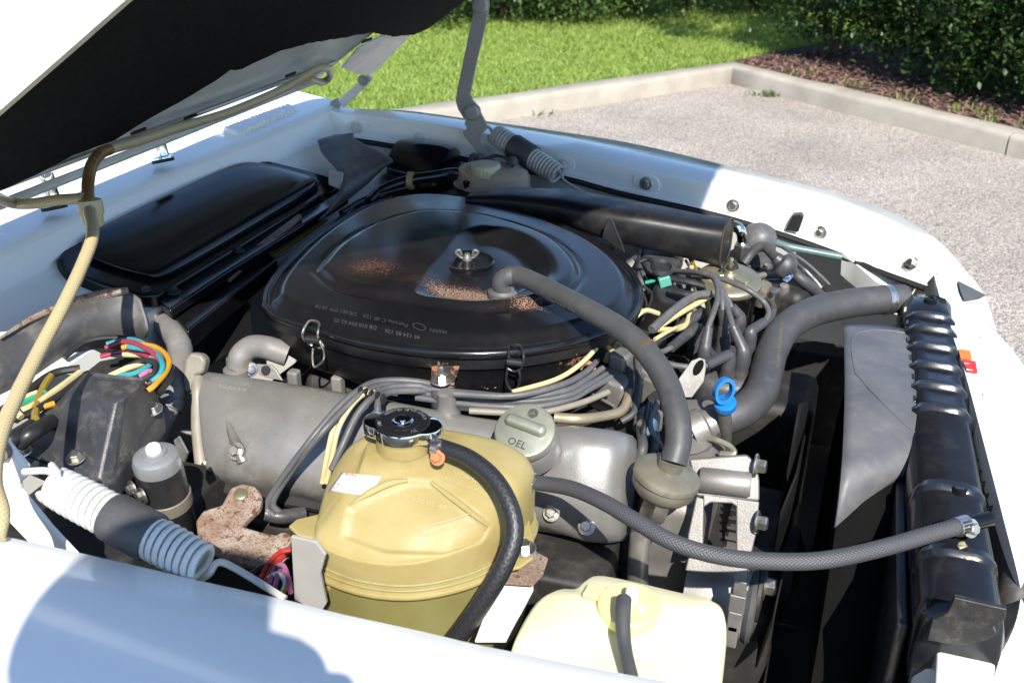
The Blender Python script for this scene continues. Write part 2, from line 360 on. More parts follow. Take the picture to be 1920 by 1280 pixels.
# lawn behind, mulch bed behind the second kerb
c0 = corner(KW); LZ = .10
sheet('lawn', [c0+D1*14, c0, c0+D2*14, c0+D2*14+B2*40, c0+D1*14+B1*40+B2*20], LZ, SOIL, kind='structure')
bedp = [c0+B1*.03+D2*.0, c0+D2*10, c0+D2*10+B2*2.1, c0+D2*1.0+B2*2.2, c0+B2*1.3-D2*.25, c0+B2*.35-D2*.1]
sheet('mulch_bed', bedp, LZ+.006, MULCH, kind='structure')
def blades(name, pts, h, wd, mat, lean=.5, **k):
    n = len(pts); a = RNG.uniform(0, 2*math.pi, n); hh = h*RNG.uniform(.5, 1.3, n); ww = wd*RNG.uniform(.7, 1.4, n)
    dx = np.stack([np.cos(a), np.sin(a), np.zeros(n)], 1); b = RNG.uniform(0, 2*math.pi, n); ln = RNG.uniform(0, lean, n)
    tip = pts+np.stack([np.cos(b)*ln*hh, np.sin(b)*ln*hh, hh], 1); mid = (pts*.45+tip*.55)+np.stack([np.zeros(n), np.zeros(n), hh*.12], 1)
    v = np.stack([pts-dx*ww[:, None]/2, pts+dx*ww[:, None]/2, mid+dx*ww[:, None]*.42, tip, mid-dx*ww[:, None]*.42], 1).reshape(-1, 3)
    me = bpy.data.meshes.new(name); i = np.arange(n)*5
    f = np.stack([i, i+1, i+2, i+3, i+4], 1)
    me.vertices.add(len(v)); me.vertices.foreach_set('co', v.ravel()); me.loops.add(n*5); me.loops.foreach_set('vertex_index', f.ravel())
    me.polygons.add(n); me.polygons.foreach_set('loop_start', np.arange(n)*5); me.polygons.foreach_set('loop_total', np.full(n, 5)); me.update(); me.validate()
    me.materials.append(mat); o = bpy.data.objects.new(name, me); return put(o, **k)
def inpoly(P, poly):
    poly = np.array(poly); x, y = P[:, 0], P[:, 1]; r = np.zeros(len(P), bool)
    for i in range(len(poly)):
        a, b = poly[i], poly[i-1]; cnd = ((a[1] > y) != (b[1] > y)) & (x < (b[0]-a[0])*(y-a[1])/(b[1]-a[1]+1e-12)+a[0]); r ^= cnd
    return r
def px_of(P):
    v = P-np.array([0, 0, CZ]); d = v@fw; return CX+F*(v@rt)/d, CY-F*(v@up)/d
P = np.stack([RNG.uniform(-5.2, .6, 420000), RNG.uniform(4.2, 12, 420000)], 1)
keep = ((P-c0)@B1 > .01) & ((P-c0)@B2 > -30) & ~inpoly(P, bedp)
P = P[keep]; P3 = np.column_stack([P, np.full(len(P), LZ)]); qx, qy = px_of(P3)
vis = (qx > 500) & (qx < 1700) & (qy > -60); P3 = P3[vis]
print('grass', len(P3)); P3 = P3[:230000]
blades('grass', P3, .034, .0045, GRASSM, 1.3, kind='stuff', label='short bright green lawn grass behind the concrete kerb', cat='grass')
# mulch chips
n = 9000; t = RNG.uniform(0, 5, n); o = RNG.uniform(.0, 1.9, n); P = c0+np.outer(t, D2)+np.outer(o, B2)
v, f = [], []
for i in range(n):
    a = random.uniform(0, 6.28); L_ = random.uniform(.01, .035); b_ = random.uniform(.004, .01); tz = random.uniform(-.5, .5); q = len(v)
    d = V(math.cos(a), math.sin(a), tz)*L_; e = V(-math.sin(a), math.cos(a), random.uniform(-.4, .4))*b_; p = V(P[i][0], P[i][1], LZ+.01+random.random()*.012)
    v += [p-d-e, p+d-e*.6, p+d*.9+e, p-d*.8+e]; f.append((q, q+1, q+2, q+3))
CHIPM = MAT('bark_chip', (.13, .065, .05), .95, c2=(.22, .13, .10), vs=45)
mesh('bark_chips', v, f, CHIPM, smooth=False, kind='stuff', label='red brown bark chips strewn over the mulch bed', cat='mulch')
def leaves(name, pts, size, mat, parent, up_=.5):
    n = len(pts); a = RNG.uniform(0, 2*math.pi, n); el_ = RNG.normal(0.15, .55, n)
    d = np.stack([np.cos(a)*np.cos(el_), np.sin(a)*np.cos(el_), np.sin(el_)], 1); s = np.stack([-np.sin(a), np.cos(a), RNG.normal(0, .45, n)], 1); s /= np.linalg.norm(s, axis=1)[:, None]
    L_ = size*RNG.uniform(.6, 1.3, n)[:, None]; w_ = L_*.28; nn = np.cross(d, s)
    v = np.stack([pts, pts+d*L_*.45+s*w_+nn*L_*.06, pts+d*L_, pts+d*L_*.45-s*w_+nn*L_*.06], 1).reshape(-1, 3); i = np.arange(n)*4
    f = np.concatenate([np.stack([i, i+1, i+2], 1), np.stack([i, i+2, i+3], 1)]); c = pts.mean(0)
    me = bpy.data.meshes.new(name); me.vertices.add(len(v)); me.vertices.foreach_set('co', (v-c).ravel()); m_ = len(f)
    me.loops.add(m_*3); me.loops.foreach_set('vertex_index', f.ravel()); me.polygons.add(m_); me.polygons.foreach_set('loop_start', np.arange(m_)*3); me.polygons.foreach_set('loop_total', np.full(m_, 3)); me.update(); me.validate()
    me.materials.append(mat); o = bpy.data.objects.new(name, me); o.location = c; return put(o, parent)
def shrub(name, base, h, rx, z0, nleaf, size, mat, label, group, stems=4, spread=.3, cat='shrub', flare=0., shift=(0, 0)):
    b = V(base[0], base[1], LZ); e = empty(name, tuple(b), label, cat, group)
    # clumps through the volume, leaves round twigs in each clump
    pts = []; nc = 60
    for i in range(nc):
        z = z0+(h-z0)*random.random()**1.25; a = random.uniform(0, 6.28); zz = (z-z0)/(h-z0)
        rr = rx*(.72+.28*math.sin(math.pi*min(1, zz*.9+.12)))*math.sqrt(random.uniform(.05, 1))
        rr *= 1+flare*zz
        c = b+V(math.cos(a)*rr+shift[0]*zz, math.sin(a)*rr+shift[1]*zz, z); k = int(nleaf/nc*random.uniform(.5, 1.5)); sg = random.uniform(.07, .15)*rx/.5
        pts.append(c+RNG.normal(0, 1, (k, 3))*V(sg, sg, sg*.75))
    pts = np.concatenate(pts); pts = pts[pts[:, 2] > LZ+z0*.55]
    leaves('crown', pts, size, mat, e)
    L = []
    for i in range(stems):
        a = 6.28*i/stems+random.uniform(-.5, .5); r0 = random.uniform(.02, .09)
        p0 = b+V(math.cos(a)*r0, math.sin(a)*r0, -.03); p1 = b+V(math.cos(a)*(r0+spread*.35), math.sin(a)*(r0+spread*.35), h*.3); p2 = b+V(math.cos(a)*spread*1.3, math.sin(a)*spread*1.3, h*.75)
        vv, ff, _ = sweep(spline([p0, p1+RNG.normal(0, .02, 3), p2], 6), [.02, .014, .005], 7); L.append((vv, ff))
    v, f = join(*L); mesh('trunk', v, f, BARK, e)
    return e
hl = ['dark green clipped shrub on the bed end beside the sunny lawn', 'dark green shrub with one thin bare stem over the mulch', 'dark hedge shrub with yellow leaves showing light through', 'low hanging dark hedge shrub over the long kerb', 'dark hedge shrub past the kerb joint']
for i, (px, py, rx, z0) in enumerate(((1535, 106, .50, .20), (1668, 134, .55, .22), (1790, 160, .55, .12), (1905, 190, .55, .07), (2060, 215, .55, .10))):
    q = W(px, py, z=LZ)
    shrub('hedge_shrub', q+V(*(B2*.16), 0), 1.7, rx, z0, 19000, .04, LEAFD, hl[i], 'clipped shrubs along the mulch bed', stems=5 if i != 1 else 1, flare=1.1 if i == 0 else 0, shift=(-.45, 0) if i == 0 else (.15, -.45))  # unseen upper crowns flared and leaned out to shade the lawn and mulch
bl = ['pale green bush at the back of the lawn', 'olive bush behind the lawn with twiggy base', 'mid green bush behind the lawn', 'dense green bush at the far lawn edge']
for i in range(9):
    t_ = i/8; px = 560+1010*t_; py = 70-38*t_
    q = W(px, py, z=LZ); shrub('lawn_edge_bush', q+V(-.2, .55, 0), 1.5, .72, .06, 9000, .05, LEAFB, 'loose mid green bush in the row along the back of the lawn', 'bushes along the back of the lawn', stems=5)
# weeds and stray grass along the kerb, fallen leaves on the gravel
pts = []
for px, py, sz in ((1438, 180, .035), (1000, 212, .03), (1215, 178, .012)):
    q = W(px, py, z=0); n_ = 70 if sz > .02 else 25; pts.append(np.column_stack([RNG.normal(q[0], sz*1.6, n_), RNG.normal(q[1], sz*1.1, n_), np.full(n_, -.002)]))
blades('weeds', np.concatenate(pts), .03, .009, LEAFB, 1.4, kind='stuff', label='low green weeds growing in the gravel along the kerb foot', cat='weeds')
pts = []
for px, py in ((1590, 165), (1700, 192), (1780, 208), (1880, 235), (1500, 142), (1840, 215)):
    q = W(px, py, z=LZ); pts.append(np.column_stack([RNG.normal(q[0], .06, 16), RNG.normal(q[1], .05, 16), np.full(16, LZ)]))
blades('edge_grass', np.concatenate(pts), .06, .006, GRASSM, .8, kind='stuff', label='thin grass sprouting between mulch and kerb', cat='grass')
FL = [MAT('fallen_leaf_green', (.10, .22, .04), .7), MAT('fallen_leaf_brown', (.30, .14, .05), .8)]
for i, (px, py) in enumerate(((1456, 288), (1518, 279), (1697, 394), (1592, 336), (1288, 232), (1402, 203), (1650, 300), (1760, 420))):
    q = W(px, py, z=.006); a = i*1.9; d = V(math.cos(a), math.sin(a), .1)*.012; e = V(-math.sin(a), math.cos(a), .15)*.006
    mesh('fallen_leaf', [q-d, q-d*.2+e, q+d, q-d*.2-e, q+V(0, 0, .003)], [(0, 1, 4), (1, 2, 4), (2, 3, 4), (3, 0, 4)], FL[1 if i in (2, 5, 6) else 0], smooth=False, solid=.0006, label='tiny %s leaf lying on the pale gravel' % ('brown' if i in (2, 5, 6) else 'green'), cat='leaf', group='fallen leaves on the gravel')
# ================================================================ the car
car = empty('car', (-.4, 1.2, 0), 'white car with its bonnet propped open over a worn V8 engine bay', 'car')
def zi(xs, zs): return lambda x: float(np.interp(x, xs, zs))
# ---- far wing
zB = zi([600, 900, 1280, 1500, 1660, 1760, 1850], [.925, .905, .868, .842, .818, .79, .745])
Apx = [(560, 243), (621, 250), (683, 257), (787, 273), (892, 293), (1056, 324), (1160, 352), (1278, 378), (1365, 399), (1436, 420), (1498, 440), (1576, 468), (1654, 500), (1738, 530)]
Bpx = [(560, 204), (631, 214), (704, 223), (800, 234), (900, 252), (1060, 287), (1160, 311), (1278, 336), (1368, 354), (1440, 374), (1500, 392), (1580, 419), (1668, 458), (1752, 515)]
Cpx = [(560, 196), (640, 203), (757, 207), (850, 219), (925, 229), (1110, 256), (1200, 272), (1280, 290), (1364, 311), (1481, 339), (1582, 366), (1683, 403), (1758, 450), (1830, 528)]
Br = [W(x, y, z=zB(x)) for x, y in Bpx]; Ar = [W(x, y, y=b[1]-.004) for (x, y), b in zip(Apx, Br)]; Cr = [W(x, y, z=zB(x)+.002) for x, y in Cpx]
Br2 = [b+(a-b)*.10+V(0, .004, .003) for a, b in zip(Ar, Br)]
mid = [b*.5+c*.5+V(0, 0, .006) for b, c in zip(Br, Cr)]
Or = [c+V(.0, .03, -.018) for c in Cr]; O2 = [c+V(.01, .06, -.07) for c in Cr]; O3 = [c+V(.01, .075, -.2) for c in Cr]; O4 = [c+V(0, .06, -.5) for c in Cr]
def panel(name, rows, mat, parent, n=3, **k):
    R = [spline(r, n) for r in rows]; nc = len(R[0]); v = [p for r in R for p in r]
    f = [(i*nc+j, i*nc+j+1, (i+1)*nc+j+1, (i+1)*nc+j) for i in range(len(R)-1) for j in range(nc-1)]
    return mesh(name, v, f, mat, parent, **k)
In0 = [a+V(0, -.016, .001) for a in Ar]
farw = panel('wing', [In0, Ar, Br, [b*.97+c*.03+V(0, 0, .003) for b, c in zip(Br, Cr)], mid, Cr, Or, O2, O3, O4], PAINT, car, auto=32, label='white front wing on the far side, partly in bonnet shade')
BOLT = STEEL
for i, (x, y) in enumerate(((670, 237), (787, 257), (918, 283), (1058, 308), (1212, 342), (1375, 383), (1540, 433), (1712, 494))):
    j = min(range(len(Ar)), key=lambda q: abs(Apx[q][0]-x))
    tang = nrm(Ar[min(j+1, len(Ar)-1)]-Ar[max(j-1, 0)]); nn = nrm(np.cross(tang, Br[j]-Ar[j])); nn = nn if nn[1] < 0 else -nn; p = W(x, y, pl=(Ar[j], nn))
    # pad, washer and screw
    upv = nrm(Br[j]-Ar[j]); pad = []
    for k in range(20):
        t = 2*math.pi*k/20; ex = .022 if i < 4 else .026
        pad.append(p+tang*(ex*abs(math.cos(t))**.7*np.sign(math.cos(t)))+upv*(.0155*abs(math.sin(t))**.7*np.sign(math.sin(t)))-nn*.004)
    prism('bolt_pad', pad, nn*.0065, PAINT, farw, bevel=.0015)
    hexbolt('wing_bolt', p+nn*.003-upv*.002, nn, .0075, PAINT_IN if i < 4 else STEEL, farw)
seal = tube('rubber_seal', [a+V(0, -.014, -.006) for a in Ar], .0055, BLK_MATT, farw, seg=8, n=3)
q = Ar[10]+V(0, -.012, 0)
prism('bump_stop', [W(x, y, y=q[1]) for x, y in ((1472, 432), (1486, 404), (1503, 402), (1507, 408), (1497, 436))], V(0, .03, 0), BLK_SATIN, farw, bevel=.002)
# far inner wing below the seal
Iw = [[a+V(0, -.012, -.012) for a in Ar[1:11]], [a+V(0, .0, -.09) for a in Ar[1:11]], [a+V(0, .02, -.2) for a in Ar[1:11]], [a+V(0, 0.0, -.45) for a in Ar[1:11]]]
panel('inner_wing', Iw, PAINT_IN, car, label='grimy white inner wing panel below the far rubber seal')
# front inner panel beside the radiator
fp = [W(1576, 469, z=.79), W(1654, 501, z=.775), W(1738, 532, z=.755), W(1700, 552, z=.74), W(1672, 540, z=.75), W(1640, 524, z=.76), W(1604, 492, z=.775)]
prism('front_inner_panel', fp, V(.005, .01, -.05), PAINT, car, bevel=.003)
# ---- near wing
zN = zi([-200, 0, 640, 1280, 1700], [.895, .885, .862, .83, .80])
Npx = [(-330, 928), (-200, 956), (-80, 981), (0, 998), (150, 1031), (269, 1058), (370, 1082), (537, 1119), (640, 1145), (784, 1176), (889, 1201), (952, 1214), (1093, 1243), (1278, 1277), (1420, 1306), (1600, 1350)]
Nr = [W(x, y, z=zN(x)) for x, y in Npx]
def off(P, dy, dz, dx=0): return [p+V(dx, dy, dz) for p in P]
nearw = panel('wing', [off(Nr, .012, -.045), off(Nr, .004, -.04), off(Nr, .001, -.004), off(Nr, -.003, 0), off(Nr, -.05, .006), off(Nr, -.11, .006), off(Nr, -.17, -.006), off(Nr, -.215, -.03), off(Nr, -.245, -.075), off(Nr, -.26, -.15), off(Nr, -.265, -.28), off(Nr, -.25, -.5)], PAINT, car, auto=40, label='white front wing on the near side')
panel('inner_wing', [off(Nr, .012, -.046), off(Nr, .03, -.12), off(Nr, .06, -.2), off(Nr, .02, -.45)], PAINT_IN, car)
# ---- nose
NI = [(1752, 515, zB(1752)), (1762, 556, .785), (1780, 610, .79), (1810, 700, .79), (1850, 850, .785), (1885, 985, .78), (1908, 1075, .775), (1914, 1120, .765), (1900, 1180, .75), (1868, 1240, .735), (1830, 1300, .72), (1800, 1350, .71)]
NO = [(1830, 528, zB(1830)+.002), (1853, 603, .745), (1890, 645, .745), (1925, 695, .745), (1990, 830, .745), (2060, 970, .74), (2130, 1090, .735), (2150, 1180, .725), (2120, 1280, .71), (2060, 1340, .69), (1980, 1390, .67), (1900, 1420, .66)]
NIr = Wz(NI); NOr = Wz(NO); NM = [a*.55+b*.45+V(0, 0, .012) for a, b in zip(NIr, NOr)]
NL = off(NIr, 0, -.05, -.004); NL[0] = NIr[0]+V(0, 0, -.006); NL[1] = NIr[1]+V(0, 0, -.02)
nose = panel('nose_panel', [NL, off(NIr, 0, -.004, -.001), NIr, [a*.9+b*.1+V(0, 0, .003) for a, b in zip(NIr, NOr)], NM, NOr, off(NOr, 0, -.03, .025), off(NOr, 0, -.1, .035), off(NOr, 0, -.35, .03)], PAINT, car, auto=40, label='white nose panel in front of the radiator')
def decal(name, px, z, mat, parent, lift=.0015, **k):
    pts = [p+V(0, 0, 0) for p in Wz([(x, y, z) for x, y in px])]; return prism(name, pts, V(0, 0, .0012), mat, parent, bevel=0, smooth=False, **k)
def on_nose(px, py, lift=.003):                      # height of the nose sheet under a pixel
    best = None
    for k in range(len(NIr)-1):
        for a, b, c, d in ((NIr[k], NIr[k+1], NM[k], NM[k+1]), (NM[k], NM[k+1], NOr[k], NOr[k+1])):
            for s in np.linspace(0, 1, 9):
                for t in np.linspace(0, 1, 9):
                    p = (a*(1-s)+b*s)*(1-t)+(c*(1-s)+d*s)*t; x, y = px_of(p[None]); e = (x[0]-px)**2+(y[0]-py)**2
                    if best is None or e < best[0]: best = (e, p)
    return best[1][2]+lift
def nose_patch(name, px, mat, label=None):
    pts = [W(x, y, z=on_nose(x, y)) for x, y in px]; return prism(name, pts, V(0, 0, .001), mat, nose, bevel=0, smooth=False, label=label)
nose_patch('warning_sticker', ((1797, 655), (1819, 658), (1822, 675), (1801, 672)), ORANGE, 'small orange sticker')
nose_patch('warning_sticker', ((1803, 674), (1829, 678), (1833, 700), (1814, 697)), REDLAB, 'small red sticker')
for r_ in range(3):
    y = 680+r_*6; nose_patch('sticker_print', ((1808+r_*2, y), (1826+r_*1.5, y+3), (1826+r_*1.5, y+4.4), (1808+r_*2, y+1.6)), PAPER)
for x, y in ((1844, 636), (1815, 571), (1849, 744), (1710, 498)):
    p = W(x, y, z=on_nose(x, y, 0)); lathe('panel_screw', [(.005, -.003), (.005, .0035), (.003, .0048), (.0005, .005)], p, (0, 0, 1), PAINT_IN, nose, 12)
# corner lamp
nose_patch('corner_lamp', ((1796, 527), (1824, 541), (1848, 554), (1836, 560), (1808, 564), (1801, 546)), MAT('lamp_grey_rubber', (.07, .07, .07), .5), 'grey corner lamp surround at the far front edge')
prism('lamp_lens', [W(x, y, z=z) for x, y, z in ((1822, 571, .72), (1853, 578, .712), (1850, 602, .70), (1836, 598, .70))], V(.01, .004, -.05), GLASSM, nose, bevel=.004)
# white slam piece and radiator support at the near front corner
prism('near_support_panel', [W(x, y, z=.745) for x, y in ((1757, 1206), (1870, 1232), (1858, 1300), (1750, 1340))], V(-.004, -.006, -.14), PAINT, car, bevel=.004, label='white radiator support panel at the near front corner')
prism('near_support_side', [W(x, y, z=z) for x, y, z in ((1727, 1212, .735), (1755, 1206, .74), (1752, 1330, .70), (1690, 1330, .68))], V(.0, -.004, -.06), PAINT_IN, car, bevel=.003)
# ---- cowl
R1px = [(-260, 590), (-100, 512), (0, 465), (128, 406), (201, 373), (322, 319), (487, 255), (591, 212), (640, 192)]
R1 = [W(x, y, x=-1.04) for x, y in R1px]
for i, p in enumerate(R1): R1[i] = V(-1.04, p[1], .925+.012*math.sin(math.pi*i/8))
R1 = [W(x, y, z=.932) for x, y in R1px]
Rt = [V(-1.15, p[1], .952) for p in R1]; Rtt = [V(-1.32, p[1], .955) for p in R1]; Rg = [V(-1.34, p[1], .95) for p in R1]
Rl = [p+V(.010, 0, -.010) for p in R1]; Rl2 = [p+V(.016, 0, -.046) for p in R1]; Rl3 = [p+V(.03, 0, -.058) for p in R1]; Rl4 = [p+V(.155, 0, -.105) for p in R1]; Rl5 = [p+V(.165, 0, -.35) for p in R1]
cowl = panel('cowl_panel', [Rg, Rtt, Rt, [p+V(-.012, 0, .002) for p in R1], R1, Rl, Rl2, Rl3, Rl4, Rl5], PAINT, car, auto=40, label='white cowl panel under the windscreen')
# ribs of the air intake on the far part of the cowl
for i in range(17):
    t_ = i/16; x = 436+t_*158; y0 = 247-t_*40
    p = W(x, y0, z=.945); q = W(x+30, y0+9, z=.935)
    a, b = V(-1.13, p[1]+.012, .9555), V(-1.045, p[1]+.012, .938)
    v, f = box_data((a+b)/2, np.linalg.norm(b-a), .011, .012, b-a); mesh('intake_rib', v, f, PAINT, cowl, bevel=.003)
for x, y in ((502, 262), (556, 236)):
    p = W(x, y, z=.905); lathe('drain_hole', [(.006, -.004), (.006, .004), (.0045, .0045), (.004, .002)], p+V(.006, 0, 0), (1, 0, .5), BLK_MATT, cowl, 14)
for x, y, s in ((312, 278, 1), (108, 366, 1.0)):
    p = W(x-6, y+24, z=.948); d = nrm(V(-.25, .12, 1))
    wv = lathe('wiper_spindle', [(.017, 0), (.017, .006), (.012, .008), (.012, .032), (.013, .034), (.013, .048), (.006, .052), (.001, .053)], p, d, CHROME, cowl, 20)
    lathe('wiper_grommet', [(.018, -.002), (.018, .003), (.013, .005)], p, d, BLK_MATT, cowl, 20)
# windscreen
ws = []
for k in range(7):
    t_ = k/6; ws.append([V(-1.30-.42*t_-.10*math.sin(math.pi*s), .42+1.55*s, .952+.42*t_) for s in np.linspace(0, 1, 9)])
GLS = MAT('windscreen_glass', (.9, .95, .93), .02, trans=.95, var=0)
grid('windscreen', ws, GLS, car, n=2, mcols=2, solid=.005)
# ---- heater box lid (gloss black) on the cowl
LP = (V(-.87, 0, .848), nrm(V(.313, 0, 1)))
lid_o = [W(x, y, pl=LP) for x, y in ((104, 486), (118, 466), (165, 441), (300, 376), (440, 311), (470, 302), (505, 301), (575, 318), (628, 334), (640, 347), (560, 394), (420, 479), (300, 552), (268, 553), (190, 531), (125, 508))]
ce = np.mean(lid_o, 0); hb = prism('heater_box_lid', lid_o, V(-.004, 0, -.022), BLK_GLOSS, car, bevel=.005, seg=3, label='gloss black heater intake lid set into the white cowl')
ins = [ce+(p-ce)*.86+V(0, 0, .010) for p in lid_o]; ins2 = [ce+(p-ce)*.80+V(-.002, 0, .020) for p in lid_o]; ins0 = [ce+(p-ce)*.88+V(0, 0, -.004) for p in lid_o]
loft('raised_panel', [ins0, ins, ins2, [ce+(p-ce)*.3+V(0, 0, .022) for p in lid_o]], BLK_GLOSS, hb, sub=2)
for x, y in ((115, 488), (160, 525), (275, 547)):
    p = W(x, y, z=.862); lathe('lid_screw', [(.006, 0), (.006, .004), (.003, .0055)], p+V(0, 0, .002), (0, 0, 1), DARK, hb, 12)
# ledge and channel below it
for name, pa, z, d in (('firewall_ledge', ((296, 562), (640, 350), (652, 368), (420, 512), (318, 580)), .842, V(.002, 0, -.015)), ('firewall_channel', ((318, 583), (500, 470), (520, 485), (352, 620)), .822, V(.0, 0, -.03))):
    o = prism(name, Wz([(x, y, z) for x, y in pa]), d, BLK_GLOSS, car, bevel=.004)
for x, y in ((326, 548), (447, 470), (600, 372)):
    p = W(x, y, z=.843); hexbolt('ledge_screw', p, (0.1, 0, 1), .006, DARK, car)
prism('firewall_tray', Wz([(300, 600, .80), (440, 520, .80), (470, 570, .78), (350, 640, .775)]), V(0, 0, -.06), BLK_SATIN, car, bevel=.004)
prism('dark_backing_panel', Wz([(-20, 815, .795), (60, 735, .80), (150, 682, .805), (250, 662, .81), (305, 690, .80), (200, 735, .795), (60, 800, .79)]), V(0, 0, -.03), BLK_MATT, car, bevel=.004)  # added dark panel that blackens the gap behind the wiring
# white bracket torn piece with rust at (430,500)
prism('seal_retainer', Wz([(414, 514, .835), (455, 478, .84), (560, 400, .85), (566, 404, .85), (490, 468, .84), (430, 524, .83)]), V(0, 0, -.006), RUST, car, bevel=.001, label='rusty pale seal retainer strip along the firewall')
for k, (a, b, z) in enumerate((((430, 535), (640, 392), .80), ((440, 545), (650, 402), .795), ((455, 560), (655, 420), .79))):
    m_ = ((a[0]+b[0])/2-8, (a[1]+b[1])/2+6)
    tube('firewall_cable', Wz([(*a, z), (*m_, z+.005), (*b, z)]), .005, [OLIVE, GREYMET, OLIVE][k], car, seg=8)
box('firewall', (-.90, 1.3, .58), .03, 1.5, .5, BLK_MATT, car)
# ---- grey felt flaps
FELT = MAT('grey_rubber_sheet', (.045, .045, .048), .5, c2=(.075, .072, .07), vs=9, dust=.3, bump=.2, bs=90)
grid('insulation_flap', [Wz([(-60, 668, .885), (0, 637, .885), (60, 600, .886), (140, 566, .888), (200, 553, .89), (238, 546, .892), (262, 560, .885)]),
     Wz([(-60, 690, .872), (0, 662, .872), (60, 632, .874), (140, 598, .88), (200, 585, .875), (245, 585, .87), (275, 600, .862)]),
     Wz([(-60, 740, .85), (0, 715, .85), (60, 690, .845), (130, 645, .85), (200, 628, .845), (250, 618, .845), (275, 625, .845)]),
     Wz([(-60, 800, .81), (0, 775, .81), (60, 735, .81), (120, 690, .81), (200, 665, .81), (255, 655, .81), (272, 645, .815)])], FELT, car, n=5, mcols=5, solid=.004, label='wavy dark grey insulation sheet with a rusty upper edge')
tube('flap_edge', Wz([(0, 634, .888), (60, 598, .889), (140, 564, .891), (200, 550, .893), (240, 544, .895)]), [.002, .004, .005, .006, .004], RUST, car, seg=7)
grid('insulation_flap', [Wz([(596, 262, .905), (625, 254, .905), (663, 249, .905)]), Wz([(604, 285, .895), (640, 268, .9), (668, 262, .9)]), Wz([(640, 330, .88), (690, 300, .885), (735, 297, .885)]), Wz([(625, 385, .86), (670, 345, .865), (720, 315, .87)]), Wz([(600, 415, .84), (640, 385, .845), (690, 345, .85)])], FELT, car, n=4, mcols=4, solid=.004, label='pale grey insulation sheet by the bonnet hinge')
prism('flap_clip', Wz([(616, 318, .89), (644, 322, .888), (640, 352, .87), (616, 342, .875)]), V(0, 0, -.006), GREYMET, car)
# ---- bonnet
TH = math.radians(36.5); H0 = V(-1.03, 0, .978); HS = V(math.cos(TH), 0, math.sin(TH)); HN = V(-math.sin(TH), 0, math.cos(TH))
def hs(s, y, n=0.): return H0+HS*s+V(0, y, 0)+HN*n
def hpx(px, py, n=0.):
    p = W(px, py, pl=(H0+HN*n, HN)); return float(np.dot(p-H0, HS)), float(p[1])
HL = 1.66  # unseen front stretched so the bonnet's shadow reaches along the far wing
NLN = [hpx(x, y, -.015) for x, y in ((0, 207), (235, 2))]; NFT = np.polyfit([p[0] for p in NLN], [p[1] for p in NLN], 1)
def edge_y(s): return float(np.polyval(NFT, np.clip(s, .2, .6)))+.004, 1.735-.03*s
rows = []
for s in np.linspace(.034, HL, 10):
    a, b = edge_y(max(0, s)); tk_ = .35+.65*min(1, (s-.034)/.3); r = [hs(s, a, .0), hs(s, a-.006, .012), hs(s, a-.012, .05*tk_), hs(s, a+.0, .095*tk_), hs(s, a+.09, .125*tk_)]
    r += [hs(s, a+(b-a)*t, (.14+.012*math.sin(math.pi*t))*tk_) for t in (.25, .5, .75)]
    r += [hs(s, b-.09, .125*tk_), hs(s, b, .095*tk_), hs(s, b+.025, .06*tk_), hs(s, b+.02, .02), hs(s, b, .0)]; rows.append(r)
bon = panel('bonnet', rows, PAINT, car, n=3, label='white bonnet standing open with black felt under it', auto=60)
fr = []
for s in np.linspace(.034, HL, 14):
    a, b = edge_y(max(0, s)); fr.append([hs(s, a+(b-a)*t, .004+.012*(0 < t < 1)) for t in (0, .05, .12, .3, .5, .7, .88, .95, 1)])
panel('inner_frame', fr, PAINT_IN, bon, n=2)
# rear rim of the inner frame with its ridge
for s, n_, h_ in ((.05, -.004, .012), (.11, .0, .008)):
    a, b = edge_y(0); v, f = box_data(hs(s, (a+b)/2, n_), .012, b-a-.06, h_, HS, HN); mesh('frame_ridge', v, f, PAINT_IN, bon, bevel=.004)
ipx = [(0, 345), (60, 318), (130, 280), (205, 256), (270, 215), (330, 182), (400, 140), (425, 122), (450, 118), (520, 85), (560, 78), (575, 70), (640, 62), (690, 56), (730, 62), (775, 58)]
ip = [hpx(x, y, -.004) for x, y in ipx]; nearI = [hpx(x, y, -.004) for x, y in ((0, 205), (120, 102), (235, 0))]; farI = [hpx(x, y, -.004) for x, y in ((800, 48), (880, -14))]
nl = np.polyfit([p[0] for p in nearI], [p[1] for p in nearI], 1); fl = np.polyfit([p[0] for p in farI], [p[1] for p in farI], 1)
print('hood felt', ip[0], ip[-1], nearI, farI)
s0 = ip[0][0]
nearI = [(s, edge_y(s)[0]+.003) for s in np.linspace(ip[0][0]+.03, HL-.06, 14)]
poly = [(ip[0][0]+.01, edge_y(ip[0][0])[0]+.003)]+[(a+random.uniform(-.004, .004), b) for a, b in ip]+farI+[(HL-.05, 1.66), (HL-.05, edge_y(HL)[0]+.004), ]+nearI[::-1]
pr = []
for (a0, b0), (a1, b1) in zip(poly, poly[1:]+poly[:1]):
    k_ = max(1, int(math.hypot(a1-a0, b1-b0)/.018)); pr += [(a0+(a1-a0)*i/k_+random.uniform(-.0022, .0022)*(i > 0), b0+(b1-b0)*i/k_+random.uniform(-.0015, .0015)*(i > 0)) for i in range(k_)]
prism('felt_pad', [hs(a, b, -.012) for a, b in pr], HN*.010, INSUL, bon, bevel=0, smooth=False, label='black felt pad with a ragged rear edge')
tr = []
for s in np.linspace(.05, HL-.02, 12):
    a, b = edge_y(s); tr.append([hs(s, a-.004, .004), hs(s, a-.004, -.0150), hs(s, a+.006, -.0155), hs(s, a+.007, -.002)])
panel('edge_trim', [[r[k] for r in tr] for k in range(4)], MAT('dirty_cream_trim', (.55, .52, .42), .5, dust=.4, vs=20), bon, n=2)
